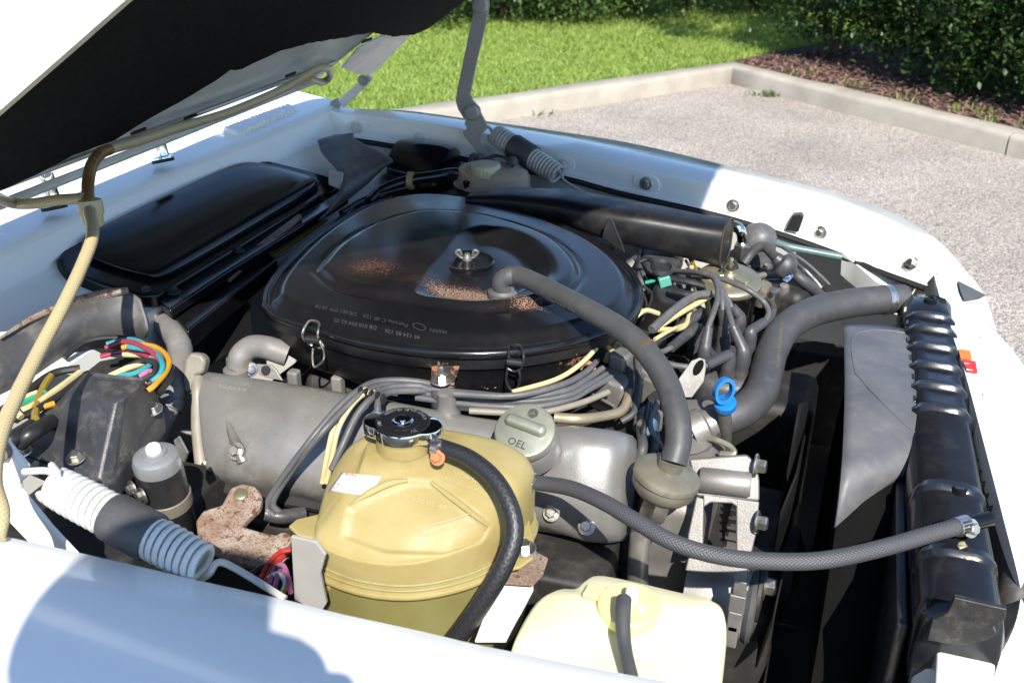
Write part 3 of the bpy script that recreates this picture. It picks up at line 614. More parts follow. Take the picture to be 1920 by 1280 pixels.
# far rear corner reinforcement and slots
prism('corner_gusset', [hs(*hpx(x, y, -.006), -.006) for x, y in ((640, 128), (672, 92), (722, 66), (775, 62), (700, 140), (672, 140))], HN*.004, PAINT_IN, bon)
for x, y, L_, w_ in ((688, 76, .035, .009), (260, 246, .03, .006), (357, 219, .03, .006), (545, 140, .03, .008)):
    p = hs(*hpx(x, y, -.008), -.008); v, f = box_data(p, w_, L_, .004, HS, HN); mesh('frame_slot', v, f, BLK_MATT, bon, bevel=.002)
# hinge at the far rear corner
hy = 1.80
prism('hinge_leaf', [W(x, y, y=hy) for x, y in ((632, 188), (690, 140), (697, 150), (644, 202))], V(0, .008, 0), PAINT_IN, bon)
hexbolt('hinge_bolt', W(681, 151, y=hy-.004), (0, -1, 0), .007, GREYMET, bon)
prism('hinge_arm', [W(x, y, y=hy+.01) for x, y in ((619, 190), (632, 184), (639, 195), (628, 215), (622, 232), (612, 238), (606, 232), (614, 210))], V(0, .006, 0), GREYMET, car, bevel=.002)
# support arm
ay = 1.775
arm = prism('support_arm', [W(x, y, y=ay) for x, y in ((884, -6), (902, -12), (916, -4), (917, 12), (912, 40), (893, 120), (881, 178), (886, 188), (899, 202), (902, 216), (892, 226), (880, 228), (868, 221), (858, 205), (854, 190), (856, 172), (872, 96), (886, 30))], V(0, .005, 0), GREYMET, car, bevel=.0015, label='cranked grey bonnet support arm on the far side')
prism('lower_link', [W(x, y, y=ay-.006) for x, y in ((872, 227), (878, 222), (888, 206), (900, 210), (912, 232), (913, 242), (899, 256), (899, 266), (918, 290), (931, 304), (905, 306), (893, 284), (880, 268), (870, 256), (867, 247), (874, 242), (874, 237), (870, 234))], V(0, .005, 0), GREYMET, arm, bevel=.0015)
for x, y in ((887, 211), (902, 9)):
    lathe('pivot_pin', [(.0145, 0), (.0145, .008), (.012, .0105), (.001, .0115)], W(x, y, y=ay-.006), (0, -1, 0), GREYMET, arm, 24)
def spring(name, a, b, R, wire, turns, mat, parent, label=None, taper=.12):
    a, b = np.array(a), np.array(b); d = b-a; L_ = np.linalg.norm(d); d = d/L_; u = nrm(np.cross(d, V(0, 0, 1))); v_ = np.cross(d, u); pts = []
    n_ = int(turns*18)
    for i in range(n_+1):
        t = i/n_; ph = 2*math.pi*turns*t; rr = R*(1-taper*(abs(t-.5)*2)**6); pts.append(a+d*L_*t+(u*math.cos(ph)+v_*math.sin(ph))*rr)
    return tube(name, pts, wire, mat, parent, seg=7, raw=True, label=label)
SPR = MAT('cream_spring_paint', (.45, .43, .38), .45, dust=.2, vs=20)
a, b = W(927, 251, y=1.78), W(1046, 328, y=1.72); d = b-a
sp = spring('bonnet_spring', a, b, .0185, .0033, 22, SPR, car, 'far bonnet spring with a black sleeve')
lathe('spring_sleeve', [(.0235, 0), (.0245, .003), (.0245, .050), (.0235, .053)], a+d*.30, d, RUBBER, sp, 24)
tube('spring_hook', [W(914, 236, y=1.772), W(922, 246, y=1.772), W(920, 262, y=1.775), a+V(0, -.015, -.012)], .003, GREYMET, sp, seg=7)
tube('spring_hook', [b+V(0, 0, .012), W(1053, 326, y=1.715), W(1062, 342, y=1.70), W(1125, 378, y=1.66)], .003, SPR, sp, seg=7)
SPRW = MAT('white_spring_paint', (.66, .66, .63), .4)
a, b = W(98, 908, z=.905), W(380, 1058, z=.872); d = b-a
sp = spring('bonnet_spring', a, b, .0165, .0031, 23, SPRW, car, 'near bonnet spring, white coils round a black sleeve')
lathe('spring_sleeve', [(.0205, 0), (.0216, .003), (.0216, .044), (.0205, .047)], a+d*.405, d, RUBBER, sp, 24)
tube('spring_hook', [a+V(0, .004, .018), W(108, 888, z=.925), W(85, 882, z=.922), W(45, 884, z=.915)], .0031, SPRW, sp, seg=7)
tube('spring_hook', [b+V(0, -.004, -.012), W(392, 1075, z=.868), W(408, 1054, z=.875), W(440, 1064, z=.87), W(535, 1122, z=.855)], .0031, SPR, sp, seg=7)
na = prism('support_arm', [W(x, y, y=.60) for x, y in ((-40, 790), (0, 812), (18, 820), (38, 845), (58, 868), (60, 886), (44, 900), (46, 914), (104, 985), (152, 1036), (70, 1020), (-40, 905))], V(0, -.006, 0), PAINT, car, bevel=.002, label='white bonnet support arm on the near side')
lathe('pivot_pin', [(.012, 0), (.012, .006), (.009, .008)], W(4, 838, y=.594), (0, -1, 0), RUST, na, 20)
# ---- washer hose on the bonnet
hz = hs(*hpx(615, 135, -.02), -.02)
def hp(x, y, n=-.018): return hs(*hpx(x, y, n), n)
h1 = tube('washer_hose', [hp(578, 148), hp(605, 154), hp(619, 142), hp(612, 127), hp(590, 132), hp(540, 162), hp(480, 190), hp(420, 214), hp(340, 238), hp(260, 264), hp(205, 280)], .0068, CLEARB, bon, seg=12, label='clear braided washer hose, aged brown, clipped under the bonnet')
e1 = hp(205, 280); dz = depth(e1)
def at(px, py, d): return V(0, 0, CZ)+ray(px, py)*d
h2 = tube('washer_hose_drop', [e1, at(188, 288, dz*.985), at(172, 310, dz*.965), at(165, 345, dz*.95), at(166, 385, dz*.93)], .0075, CLEARO, bon, seg=12)
h3 = tube('washer_hose_drop', [at(168, 395, dz*.925), at(174, 440, dz*.90), at(155, 495, dz*.87), at(120, 570, dz*.83), at(75, 655, dz*.79), at(30, 745, dz*.745), at(0, 820, dz*.71), at(-12, 900, dz*.68), at(2, 960, dz*.66), at(-6, 1010, dz*.65)], [.0072, .0072, .0072, .0072, .0072], CLEARB, bon, seg=14)
lathe('hose_connector', [(.009, 0), (.0135, .002), (.0145, .006), (.0145, .018), (.012, .022), (.012, .03), (.009, .034)], at(167, 372, dz*.935), (.1, -.1, -1), CAPC, bon, 20)
tube('washer_hose_drop', [at(160, 372, dz*.935), at(110, 375, dz*.95), at(60, 382, dz*.96), at(20, 380, dz*.97), hp(-30, 360)], .0068, CLEARB, bon, seg=12)
# ================================================================ engine bay
from mathutils.bvhtree import BVHTree
def surf(o, zfb=None):
    bpy.context.view_layer.update(); dg = bpy.context.evaluated_depsgraph_get(); t = BVHTree.FromObject(o, dg); L = np.array(o.location)
    def hit(px, py, lift=.0006):
        r = nrm(ray(px, py)); loc, n_, i, d = t.ray_cast(Vector(V(0, 0, CZ)-L), Vector(r))
        if loc is None: return None if zfb is None else W(px, py, z=zfb)
        n_ = np.array(n_)
        if np.dot(n_, r) > 0: n_ = -n_
        return np.array(loc)+L+n_*lift
    return hit
def drape(name, quad, hit, mat, parent, nu=10, nv=6, lift=.0008, label=None):
    """sheet laid on a surface: quad = four pixel corners a b c d"""
    a, b, c, d = [V(*q) for q in quad]; v = []
    for j in range(nv+1):
        for i in range(nu+1):
            p = (a*(1-i/nu)+b*i/nu)*(1-j/nv)+(d*(1-i/nu)+c*i/nu)*j/nv; h = hit(p[0], p[1], lift)
            v.append(h if h is not None else (v[-1] if v else V(0, 0, 0)))
    f = [(j*(nu+1)+i, j*(nu+1)+i+1, (j+1)*(nu+1)+i+1, (j+1)*(nu+1)+i) for j in range(nv) for i in range(nu)]
    return mesh(name, v, f, mat, parent, solid=.0004, label=label)
def drape_text(name, s, o, e, hpx, hit, mat, parent, lift=.0008, up_px=None, **k):
    """lettering from pixel o to pixel e, hpx tall, laid on a surface"""
    cu = bpy.data.curves.new('t', 'FONT'); cu.body = s; cu.size = 1; cu.align_y = 'CENTER'; cu.resolution_u = 2
    t = bpy.data.objects.new('t', cu); C.objects.link(t); dg = bpy.context.evaluated_depsgraph_get(); me = bpy.data.meshes.new_from_object(t.evaluated_get(dg)); bpy.data.objects.remove(t); bpy.data.curves.remove(cu)
    bm = bmesh.new(); bm.from_mesh(me); bmesh.ops.triangulate(bm, faces=bm.faces)
    co = np.array([q.co[:] for q in bm.verts]); fs = [tuple(q.index for q in f.verts) for f in bm.faces]; bm.free(); bpy.data.meshes.remove(me)
    if not len(co): return None
    x0, x1 = co[:, 0].min(), co[:, 0].max(); o, e = V(*o), V(*e); u = (e-o); w_ = nrm(V(u[1], -u[0])) if up_px is None else nrm(V(*up_px)); v = []
    for p in co:
        q = o+u*((p[0]-x0)/(x1-x0))+w_*(p[1]*hpx*1.35); h = hit(q[0], q[1], lift); v.append(h if h is not None else V(0, 0, 0))
    v = np.array(v); bad = (np.abs(v).sum(1) == 0); fs = [f for f in fs if not bad[list(f)].any()]
    if bad.any(): v[bad] = v[~bad][0]
    return mesh(name, v, fs, mat, parent, smooth=False, **k)
def inout(P, poly):
    """signed distance to a closed polygon, negative inside"""
    poly = np.array(poly); d = np.full(len(P), 1e9)
    for i in range(len(poly)):
        a, b = poly[i-1], poly[i]; ab = b-a; t = np.clip(((P-a)@ab)/(ab@ab), 0, 1); d = np.minimum(d, np.linalg.norm(P-(a+t[:, None]*ab), axis=1))
    return np.where(inpoly(P, poly), -d, d)
def ss(x, a, b): t = np.clip((x-a)/(b-a), 0, 1); return t*t*(3-2*t)
# ---- air cleaner
RZ = .853
opx = [(489, 572), (496, 540), (528, 497), (585, 445), (650, 403), (715, 377), (790, 366), (870, 371), (950, 387), (1040, 416), (1120, 452), (1175, 492), (1203, 532), (1206, 562), (1190, 592), (1165, 608), (1132, 624), (1060, 645), (960, 660), (860, 663), (760, 655), (660, 637), (575, 611), (512, 590)]
O2d = np.array([p[:2] for p in spline([W(x, y, z=RZ) for x, y in opx]+[W(*opx[0], z=RZ)], 8)][:-1]); oc = O2d.mean(0)+V(-.01, -.01)
isl = np.array([p[:2] for p in spline([W(x, y, z=RZ+.015) for x, y in ((598, 505), (640, 460), (700, 425), (780, 402), (870, 402), (950, 418), (1030, 448), (1075, 490), (1078, 525), (1030, 560), (930, 578), (830, 572), (720, 556), (640, 538), (598, 505))], 5)][:-1])
bwl = np.array([p[:2] for p in spline([W(x, y, z=RZ+.022) for x, y in ((905, 428), (960, 432), (1010, 455), (1042, 490), (1040, 525), (990, 553), (900, 566), (820, 560), (780, 548), (800, 515), (840, 472), (870, 440), (905, 428))], 5)][:-1])
na, nr_ = len(O2d), 64; rr = np.concatenate([np.linspace(.02, .86, 44), np.linspace(.865, 1.0, 20)])
G = np.array([oc+(q-oc)*t for t in rr for q in O2d]); T_ = np.repeat(rr, na)
edge = -inout(G, O2d)
hz_ = .013*ss(edge, .010, .034)+.004*np.exp(-((edge-.0045)/.0028)**2)-.003*np.exp(-((edge-.010)/.003)**2)+.004*ss(edge, .03, .2)
di = inout(G, isl); db = inout(G, bwl)
hz_ += .0085*ss(-di, -.004, .008)-.003*np.exp(-((di-.006)/.004)**2)
ang = np.clip((G[:, 0]-oc[0]+.03)/.06, 0, 1); hz_ -= .017*ss(-db, -.006, .014+.03*ang)
lv = np.column_stack([G, RZ+hz_]); f = [(i*na+j, i*na+(j+1) % na, (i+1)*na+(j+1) % na, (i+1)*na+j) for i in range(nr_-1) for j in range(na)]; f.append(tuple(range(na-1, -1, -1)))
# rolled rim below
k0 = len(lv); rim = np.column_stack([oc+(O2d-oc)*1.004, np.full(na, RZ-.006)]); rim2 = np.column_stack([oc+(O2d-oc)*.99, np.full(na, RZ-.010)])
lv = np.concatenate([lv, rim, rim2]); b0 = (nr_-1)*na
for a_, b_ in ((b0, k0), (k0, k0+na)): f += [(a_+j, a_+(j+1) % na, b_+(j+1) % na, b_+j) for j in range(na)]
rc = W(870, 552, z=RZ+.01); rc2 = W(700, 505, z=RZ+.02); rc3 = W(960, 572, z=RZ+.01)
LIDM = MAT('air_cleaner_black', (.008, .008, .009), .20, var=.1, vs=6, spec=.42, rv=.07, dust=.012, bump=.04, bs=60, stains=(((.05, .04, .032), rc, (.20, .055, .06), .4), ((.014, .008, .007), rc2, (.16, .10, .06), .5)),
    spots=(((.19, .105, .07), 460, .65, rc, (.19, .075, .05)), ((.33, .235, .17), 700, .68, rc, (.17, .06, .05)), ((.09, .03, .018), 420, .66, rc2, (.11, .09, .05)), ((.21, .12, .08), 520, .64, rc3, (.17, .04, .05))))
ac = mesh('air_cleaner', lv, f, LIDM, car, auto=70, label='black round-cornered air cleaner with chipped rusty lid')
pz = [(.985, RZ-.011), (.985, RZ-.024), (.965, RZ-.028), (.955, RZ-.045), (.92, RZ-.070), (.86, RZ-.085), (.6, RZ-.09)]
PANM = MAT('air_cleaner_pan_black', (.009, .009, .010), .4, spec=.4, dust=.04, bump=.1, bs=90, spots=(((.34, .16, .09), 170, .64, W(1070, 670, z=.82), (.06, .05, .03)), ((.45, .40, .33), 150, .64, W(905, 705, z=.8), (.07, .05, .03)), ((.25, .11, .06), 130, .66, W(830, 690, z=.83), (.05, .05, .03)), ((.30, .22, .16), 190, .76)))
rings = [[V(*(oc+(q-oc)*s), z) for q in O2d] for s, z in pz]; v, f = loft_data(rings, True); mesh('pan', v, f, PANM, ac, auto=50)
EMB = MAT('embossed_black', (.05, .05, .052), .3)
hit = surf(ac, .87)
drape_text('lid_lettering', 'DB 001 094 18 04', (668, 590), (592, 574), 7.5, hit, EMB, ac)
drape_text('lid_lettering', 'Patrone C 40 124', (764, 611), (681, 592), 7.5, hit, EMB, ac)
drape_text('lid_lettering', 'MANN', (837, 623), (806, 619), 7, hit, EMB, ac)
drape_text('lid_lettering', 'DB 010 094 02 02', (706, 615), (627, 600), 7.5, hit, EMB, ac)
drape_text('lid_lettering', '45 124 85 126', (788, 633), (722, 620), 7.5, hit, EMB, ac)
v, f = [], []
for s_ in (1, .86):
    for k in range(28):
        t = 2*math.pi*k/28; v.append(hit(786+12.5*s_*math.cos(t)+1.5*math.sin(t), 613+6.5*s_*math.sin(t)+2.2*math.cos(t), .0007))
f = [(k, (k+1) % 28, 28+(k+1) % 28, 28+k) for k in range(28)]; mesh('lid_emblem', v, f, EMB, ac, smooth=False)
# wing nut on its dished washer
wc = hit(876, 494, 0)
lathe('nut_washer', [(.040, -.004), (.0405, .001), (.038, .003), (.030, .0015), (.012, .003)], wc+V(0, 0, .003), (0, 0, 1), BLK_GLOSS, ac, 40)
L = [lathe_data([(.0075, 0), (.007, .005), (.005, .008), (.004, .011), (.001, .0115)], wc+V(0, 0, .005), (0, 0, 1), 16)]
for s_ in (-1, 1):
    dx = nrm(V(rt[0], rt[1], 0))*s_; bse = wc+V(0, 0, .008)
    pts = spline([bse+dx*.005, bse+dx*.011+V(0, 0, .003), bse+dx*.016+V(0, 0, .010), bse+dx*.011+V(0, 0, .013), bse+dx*.008+V(0, 0, .005)], 5); vv, ff, _ = sweep(pts, .0023, 8); L.append((vv, ff))
v, f = join(*L); mesh('wing_nut', v, f, MAT('dull_zinc_nut', (.17, .165, .155), .45, .6, dust=.2, vs=60), ac)
lathe('vent_ring', [(.018, 0), (.0185, .0015), (.015, .0025), (.0145, .0005)], hit(958, 508, 0), (0, 0, 1), BLK_SATIN, ac, 28)
# over-centre wire clips
for P1, P2, rol in ((((951, 692), (954, 668), (954, 649), (965, 646), (976, 649), (982, 670), (976, 692), (963, 696), (951, 690)), ((951, 694), (949, 714), (956, 728), (965, 732), (973, 720), (975, 704), (971, 692)), (965, 679)),
                    (((585, 648), (570, 636), (568, 622), (580, 602), (598, 605), (596, 622), (597, 636), (607, 650), (596, 652)), ((587, 652), (586, 672), (590, 688), (606, 675), (607, 658), (600, 642)), (586, 637))):
    yc = W(rol[0], rol[1], z=RZ-.012)[1]-.006
    tube('clip_wire', [W(x, y, y=yc+(.012 if y < rol[1]-20 else 0)) for x, y in P1], .0016, BLK_SATIN if rol[0] > 900 else STEEL, ac, seg=7, n=5)
    tube('clip_wire', [W(x, y, y=yc-.002) for x, y in P2], .0016, BLK_SATIN if rol[0] > 900 else STEEL, ac, seg=7, n=5)
    c_ = W(*rol, y=yc-.001); lathe('clip_roller', [(.004, -.010), (.005, -.009), (.005, .009), (.004, .010)], c_, (1, .1, 0), BLK_SATIN, ac, 14)
# front mount: rusty tab, nut, rubber buffer
c_ = W(830, 707, y=.985)
prism('mount_tab', [W(x, y, y=.985) for x, y in ((809, 686), (860, 688), (858, 700), (850, 720), (807, 716))], V(0, .004, 0), MAT('rusty_black_tab', (.03, .025, .02), .6, spots=(((.30, .12, .05), 90, .52),)), ac, bevel=.001)
prism('mount_tab', [W(x, y, z=.822) for x, y in ((806, 716), (852, 719), (854, 706), (812, 702))], V(0, 0, -.003), MAT('rust_tab_foot', (.26, .11, .05), .8, vs=60), ac, bevel=.001)
hexbolt('mount_nut', W(828, 713, z=.823), (0, -.1, 1), .0085, STEEL, ac, h=.007); lathe('mount_stud', [(.004, 0), (.004, .018), (.003, .02)], W(828, 711, z=.824), (0, -.1, 1), STEEL, ac, 12)
c_ = W(830, 742, z=.80); lathe('rubber_buffer', [(.015, -.014), (.0165, -.012), (.0165, .012), (.015, .015)], c_, (0, -.1, 1), RUBBER, ac, 24)
# ---- intake snorkel
sn = [[(900, 362, .885), (900, 376, .86)], ]
def duct(name, secs, mat, parent, label=None):
    rings = []
    for c_, a_, b_, ax in secs:       # centre, half width (horizontal), half height, axis
        ax = nrm(ax); u = nrm(np.cross(ax, V(0, 0, 1))); w_ = np.cross(u, ax)
        rings.append([np.array(c_)+u*a_*np.sign(math.cos(t))*abs(math.cos(t))**.6+w_*b_*np.sign(math.sin(t))*abs(math.sin(t))**.6 for t in np.linspace(0, 2*math.pi, 29)[:-1]])
    return loft(name, rings, mat, parent, auto=50, label=label)
duct('intake_snorkel', [(W(880, 372, z=.865), .02, .008, (1, 0, 0)), (W(960, 372, z=.868), .035, .014, (1, 0, 0)), (W(1060, 385, z=.868), .045, .022, (1, 0, 0)), (W(1140, 408, z=.862), .046, .028, (1, -.05, 0)), (W(1230, 427, z=.853), .042, .032, (1, -.1, 0)), (W(1310, 445, z=.842), .038, .034, (1, -.1, 0)), (W(1362, 455, z=.838), .038, .036, (1, -.1, 0))], MAT('snorkel_black', (.009, .009, .010), .42, spec=.35, dust=.05, bump=.1, bs=90), car, 'black steel intake snorkel reaching along the far side')
tube('snorkel_rim', [W(1362, 455, z=.838)+nrm(V(.1, 1, 0))*.038*np.sign(math.cos(t))*abs(math.cos(t))**.6+V(0, 0, .036*np.sign(math.sin(t))*abs(math.sin(t))**.6) for t in np.linspace(0, 6.283, 41)], .0016, MAT('rim_rust', (.05, .028, .018), .8), car, seg=6, n=1)
prism('snorkel_bracket', [W(x, y, y=1.46) for x, y in ((1136, 412), (1146, 408), (1166, 455), (1172, 476), (1128, 446))], V(0, .006, 0), BLK_SATIN, car)
# ---- right valve cover
def cover(sts, mat, name, label, exp=.62):
    rings = []
    for (bx, by, bz), (fx, fy, fz), h_, sk in sts:
        B_, F_ = W(bx, by, z=bz), W(fx, fy, z=fz); d = F_-B_; n_ = nrm(np.cross(V(1, 0, 0), d)); n_ = n_ if n_[2] > 0 else -n_
        ring = []
        for t in np.linspace(0, math.pi, 25):
            ct, st = math.cos(t), math.sin(t); ring.append((B_+F_)/2-d/2*np.sign(ct)*abs(ct)**.75+n_*h_*st**exp*(1+.22*ct)+V(sk*st, 0, 0))
        ring += [F_-n_*.02, B_-n_*.02]; rings.append(ring)
    return loft(name, rings, mat, car, auto=50, label=label)
VCM = MAT('valve_cover_aluminium', (.28, .276, .268), .36, .5, var=.16, vs=8, c2=(.215, .205, .19), bump=.22, bs=500, dust=.35, rv=.12, stains=(((.07, .05, .032), W(520, 905, z=.70), (.26, .05, .035), .7), ((.08, .06, .04), W(840, 960, z=.70), (.25, .05, .035), .65), ((.09, .07, .05), W(450, 850, z=.73), (.05, .05, .05), .6)))
zb, zf = .772, .692
vc = cover([((392, 726, zb), (402, 905, zf), .010, 0), ((392, 716, zb), (402, 902, zf), .032, 0), ((402, 708, zb), (412, 904, zf), .040, 0), ((460, 716, zb), (470, 914, zf), .042, 0), ((600, 738, zb), (600, 940, zf), .042, 0), ((760, 766, zb), (760, 962, zf), .042, 0), ((900, 790, zb), (900, 975, zf), .042, 0), ((1000, 804, zb), (980, 985, zf), .042, 0),
            ((1055, 806, zb+.005), (1020, 992, zf), .044, 0), ((1085, 802, zb+.01), (1060, 1003, zf-.01), .058, 0), ((1120, 803, zb+.012), (1100, 1014, zf-.02), .062, 0), ((1160, 808, zb+.012), (1140, 1018, zf-.02), .060, 0), ((1182, 815, zb+.010), (1166, 1014, zf-.015), .050, 0), ((1190, 830, zb+.006), (1176, 1000, zf-.01), .030, 0), ((1192, 850, zb), (1178, 980, zf), .010, 0)],
           VCM, 'valve_cover', 'silver cast valve cover with stamped numbers at its rear end')
hit = surf(vc, .80)
STAMP = MAT('bright_stamp', (.50, .49, .47), .4, .6)
drape_text('cover_stamp', '3070700106', (470, 722), (397, 710), 7, hit, STAMP, vc, .0009)
drape_text('cover_stamp', '449994', (464, 732), (410, 723), 7, hit, STAMP, vc, .0009)
tube('gasket_rail', Wz([(395, 908, .682), (470, 925, .682), (620, 950, .68), (800, 985, .675), (1000, 1010, .67)]), .009, DARK, vc, seg=8)
box('cylinder_head', (-.46, .90, .62), .56, .11, .09, DARK, car, X=(1, .05, 0), bevel=.008)
# cover ribs and screw
rb = [hit(x, y, -.001) for x, y in ((425, 778), (440, 815), (455, 850), (464, 868))]
tube('cover_rib', [hit(418, 770, -.006), hit(432, 805, -.003), hit(446, 842, -.001), hit(455, 866, -.003)], [.003, .006, .0085, .0085], VCM, vc, seg=10)
for x_, y_ in ((640, 905), (1035, 960), (1100, 985)):
    hexbolt('cover_screw', hit(x_, y_, .001), nrm(V(0, -.8, .6)), .0065, STEEL, vc)
p = hit(446, 846, .003); hexbolt('cover_screw', p, nrm(V(0, -.8, .6)), .0072, STEEL, vc)
# post under the buffer
p = hit(838, 772, -.004); lathe('mount_post', [(.017, -.004), (.015, .004), (.0115, .012), (.0115, .03)], p+V(0, .004, 0), (0, -.05, 1), VCM, vc, 24)
# oil filler cap
ox = nrm(V(.02, -.52, .86)); p = W(987, 818, z=.815)
CAPG = MAT('grey_green_cap', (.30, .31, .25), .42, .5, var=.12, vs=25, dust=.2)
lathe('oil_filler_neck', [(.036, -.03), (.036, -.004), (.034, 0)], p, ox, VCM, vc, 40)
oc_ = lathe('oil_filler_cap', [(.031, 0), (.0345, .002), (.0352, .006), (.0352, .012), (.0335, .0155), (.030, .0165), (.001, .017)], p, ox, CAPG, vc, 48)
u_ = nrm(np.cross(V(0, 1, 0), ox)); u_ = nrm(u_*.97+np.cross(ox, u_)*-.16); w_ = np.cross(ox, u_)
v, f = box_data(p+ox*.020+w_*.004, .050, .014, .014, u_, ox); mesh('cap_grip', v, f, CAPG, vc, bevel=.006, seg=4)
text('cap_lettering', 'OEL', p+ox*.0172-w_*.019, u_, w_, .0125, EMB, vc, ext=.0004)
st = []
ring_c = p+ox*.0172+w_*.022; L = [lathe_data([(.0062, 0), (.0062, .0006), (.0055, .0006), (.0055, 0)], ring_c, ox, 28)]
for k in range(3):
    a_ = math.pi/2+2*math.pi*k/3; d = u_*math.cos(a_)+w_*math.sin(a_); e = u_*-math.sin(a_)+w_*math.cos(a_)
    L.append(([ring_c-e*.0012, ring_c+e*.0012, ring_c+d*.0058, ring_c-e*.0012+ox*.0007, ring_c+e*.0012+ox*.0007, ring_c+d*.0058+ox*.0007], [(0, 1, 2), (3, 5, 4), (0, 1, 4, 3), (1, 2, 5, 4), (2, 0, 3, 5)]))
v, f = join(*L); mesh('cap_emblem', v, f, MAT('emblem_grey', (.17, .175, .15), .45, .4), vc, smooth=False)
# ---- engine mass below
box('engine_block', (-.45, 1.22, .52), .62, .5, .30, DARK, car, bevel=.02)
box('intake_manifold', (-.44, 1.22, .72), .46, .34, .06, DARK, car, bevel=.02)
box('far_valve_cover', (-.42, 1.52, .73), .54, .12, .09, MAT('dark_cast_cover', (.10, .10, .10), .5, .6, dust=.2), car, Z=(0, .6, .8), bevel=.03, seg=4)
loft('far_cover_end', [[W(1240+40*math.cos(t)*s, 486+36*math.sin(t)*s, z=.80-k) for t in np.linspace(0, 6.283, 21)[:-1]] for s, k in ((.55, -.012), (.85, -.008), (1, .004), (1.05, .03), (1.05, .09))], PLAST, car, auto=60, label='dark rounded cover end behind the spark leads')
# ---- expansion tank
TO = [(-.450, .708), (-.436, .689), (-.385, .681), (-.335, .692), (-.293, .722), (-.268, .758), (-.255, .80), (-.258, .845), (-.29, .868), (-.35, .872), (-.42, .862), (-.455, .83), (-.465, .77)]
TOs = np.array([q[:2] for q in spline([V(a, b, 0) for a, b in TO]+[V(*TO[0], 0)], 10)][:-1]); tc = V(-.352, .782)
nk = W(757, 838, z=.845)[:2]
def tring(s, z, sh=0., dz=0.):
    c_ = tc*(1-sh)+nk*sh; out = []
    for q in TOs:
        p = c_+(q-tc)*s; out.append(V(p[0], p[1], z+dz*min(0, p[1]-tc[1]-.015)))
    return out
TR = [tring(.93, .742), tring(1.03, .742), tring(1.045, .745), tring(1.04, .748), tring(1.0, .752), tring(1.0, .765), tring(1.0, .782, 0, .05), tring(1.0, .80, 0, .14), tring(.99, .812, 0, .24), tring(.965, .822, 0, .30), tring(.91, .831, .02, .34), tring(.82, .838, .08, .33), tring(.68, .8425, .25, .28), tring(.52, .844, .5, .2), tring(.40, .845, .8, .05), tring(.30, .846, 1, 0), tring(.1, .847, 1, 0)]
nlow = 5; up_r = np.array(TR[nlow:]); fine = [np.array(q).reshape(-1, 3) for q in spline([r.ravel() for r in up_r], 6)]
wedge = np.array([(652, 952), (700, 924), (765, 899), (812, 903), (860, 938), (918, 988), (905, 1016), (830, 1040), (720, 1036), (642, 1008)], float)
for r_ in fine:
    qx, qy = px_of(r_); sd_ = inout(np.column_stack([qx, qy]), wedge); m_ = ss(-sd_, -3, 9)*(r_[:, 2] > .785); r_[:, 2] -= .0042*m_; r_[:, 1] += .003*m_
TR = TR[:nlow]+[list(r_) for r_ in fine]
tk = loft('expansion_tank', TR, TANKY, car, auto=75, label='yellowed translucent coolant expansion tank with a metal cap')
for pl_ in tk.data.polygons: pl_.use_smooth = True
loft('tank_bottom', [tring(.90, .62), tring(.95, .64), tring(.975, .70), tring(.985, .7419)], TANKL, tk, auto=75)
lathe('tank_neck', [(.031, -.02), (.029, 0), (.0285, .014), (.0285, .024)], V(nk[0], nk[1], .845), (0, 0, 1), TANKY, tk, 36)
hit = surf(tk, .82)
lab = drape('warning_label', ((642, 886), (716, 894), (692, 930), (617, 921)), hit, PAPER, tk, lift=.0012, label='white warning label with red print')
drape_text('label_print', 'Attention!', (648, 890), (702, 896), 8, hit, REDINK, tk, .0019)
drape_text('label_print', 'HOT! Pressure cooling', (641, 899), (694, 905), 5, hit, REDINK, tk, .0019)
drape_text('label_print', 'system', (658, 905), (676, 907), 4.5, hit, REDINK, tk, .0019)
for r_ in range(4):
    x0 = 634-r_*3.2; y0 = 908+r_*4.0; drape('label_print', ((x0, y0), (x0+48-r_*6, y0+4-r_*.5), (x0+48-r_*6, y0+5.8-r_*.5), (x0, y0+1.8)), hit, MAT('faded_red_ink', (.70, .38, .35), .6) if r_ == 0 else bpy.data.materials['faded_red_ink'], tk, 8, 1, .0017)
TEMB = MAT('embossed_yellow_plastic', (.50, .42, .20), .4, sss=.3)
drape_text('tank_lettering', '107 500 05 49', (748, 929), (836, 953), 9, hit, TEMB, tk, .0012)
drape_text('tank_lettering', 'Kaltwasserstand', (795, 997), (887, 968), 9, hit, TEMB, tk, .0012)
drape_text('tank_lettering', 'VORSICHT', (850, 887), (926, 917), 8, hit, TEMB, tk, .0012)
drape_text('tank_lettering', '\u00dcberdruck-K\u00fchlung', (828, 896), (930, 934), 7, hit, TEMB, tk, .0012)
# raised frame round the level mark, moulded ribs
def wire(name, px, r, mat, parent, closed=False, lift=.0):
    P = [hit(x, y, lift) for x, y in px]; P = [q for q in P if q is not None]
    if closed: P.append(P[0])
    return tube(name, P, r, mat, parent, seg=6, n=5)
wire('level_frame', [(786, 995), (800, 986), (850, 972), (886, 962), (896, 972), (890, 980), (850, 990), (798, 1004), (788, 1000), (786, 995)], .0007, TEMB, tk)
wire('mould_rib', [(655, 947), (690, 925), (730, 906), (765, 900)], [.001, .004, .0045, .002], TANKY, tk)
wire('mould_rib', [(808, 903), (850, 935), (890, 965), (915, 985)], [.002, .0035, .0035, .002], TANKY, tk)
# seam bands
for z_, s_ in ((.7535, 1.006), (.760, 1.003)):
    P = tring(s_, z_); tube('seam_band', P+[P[0]], .0016, TANKY, tk, seg=6, n=1)
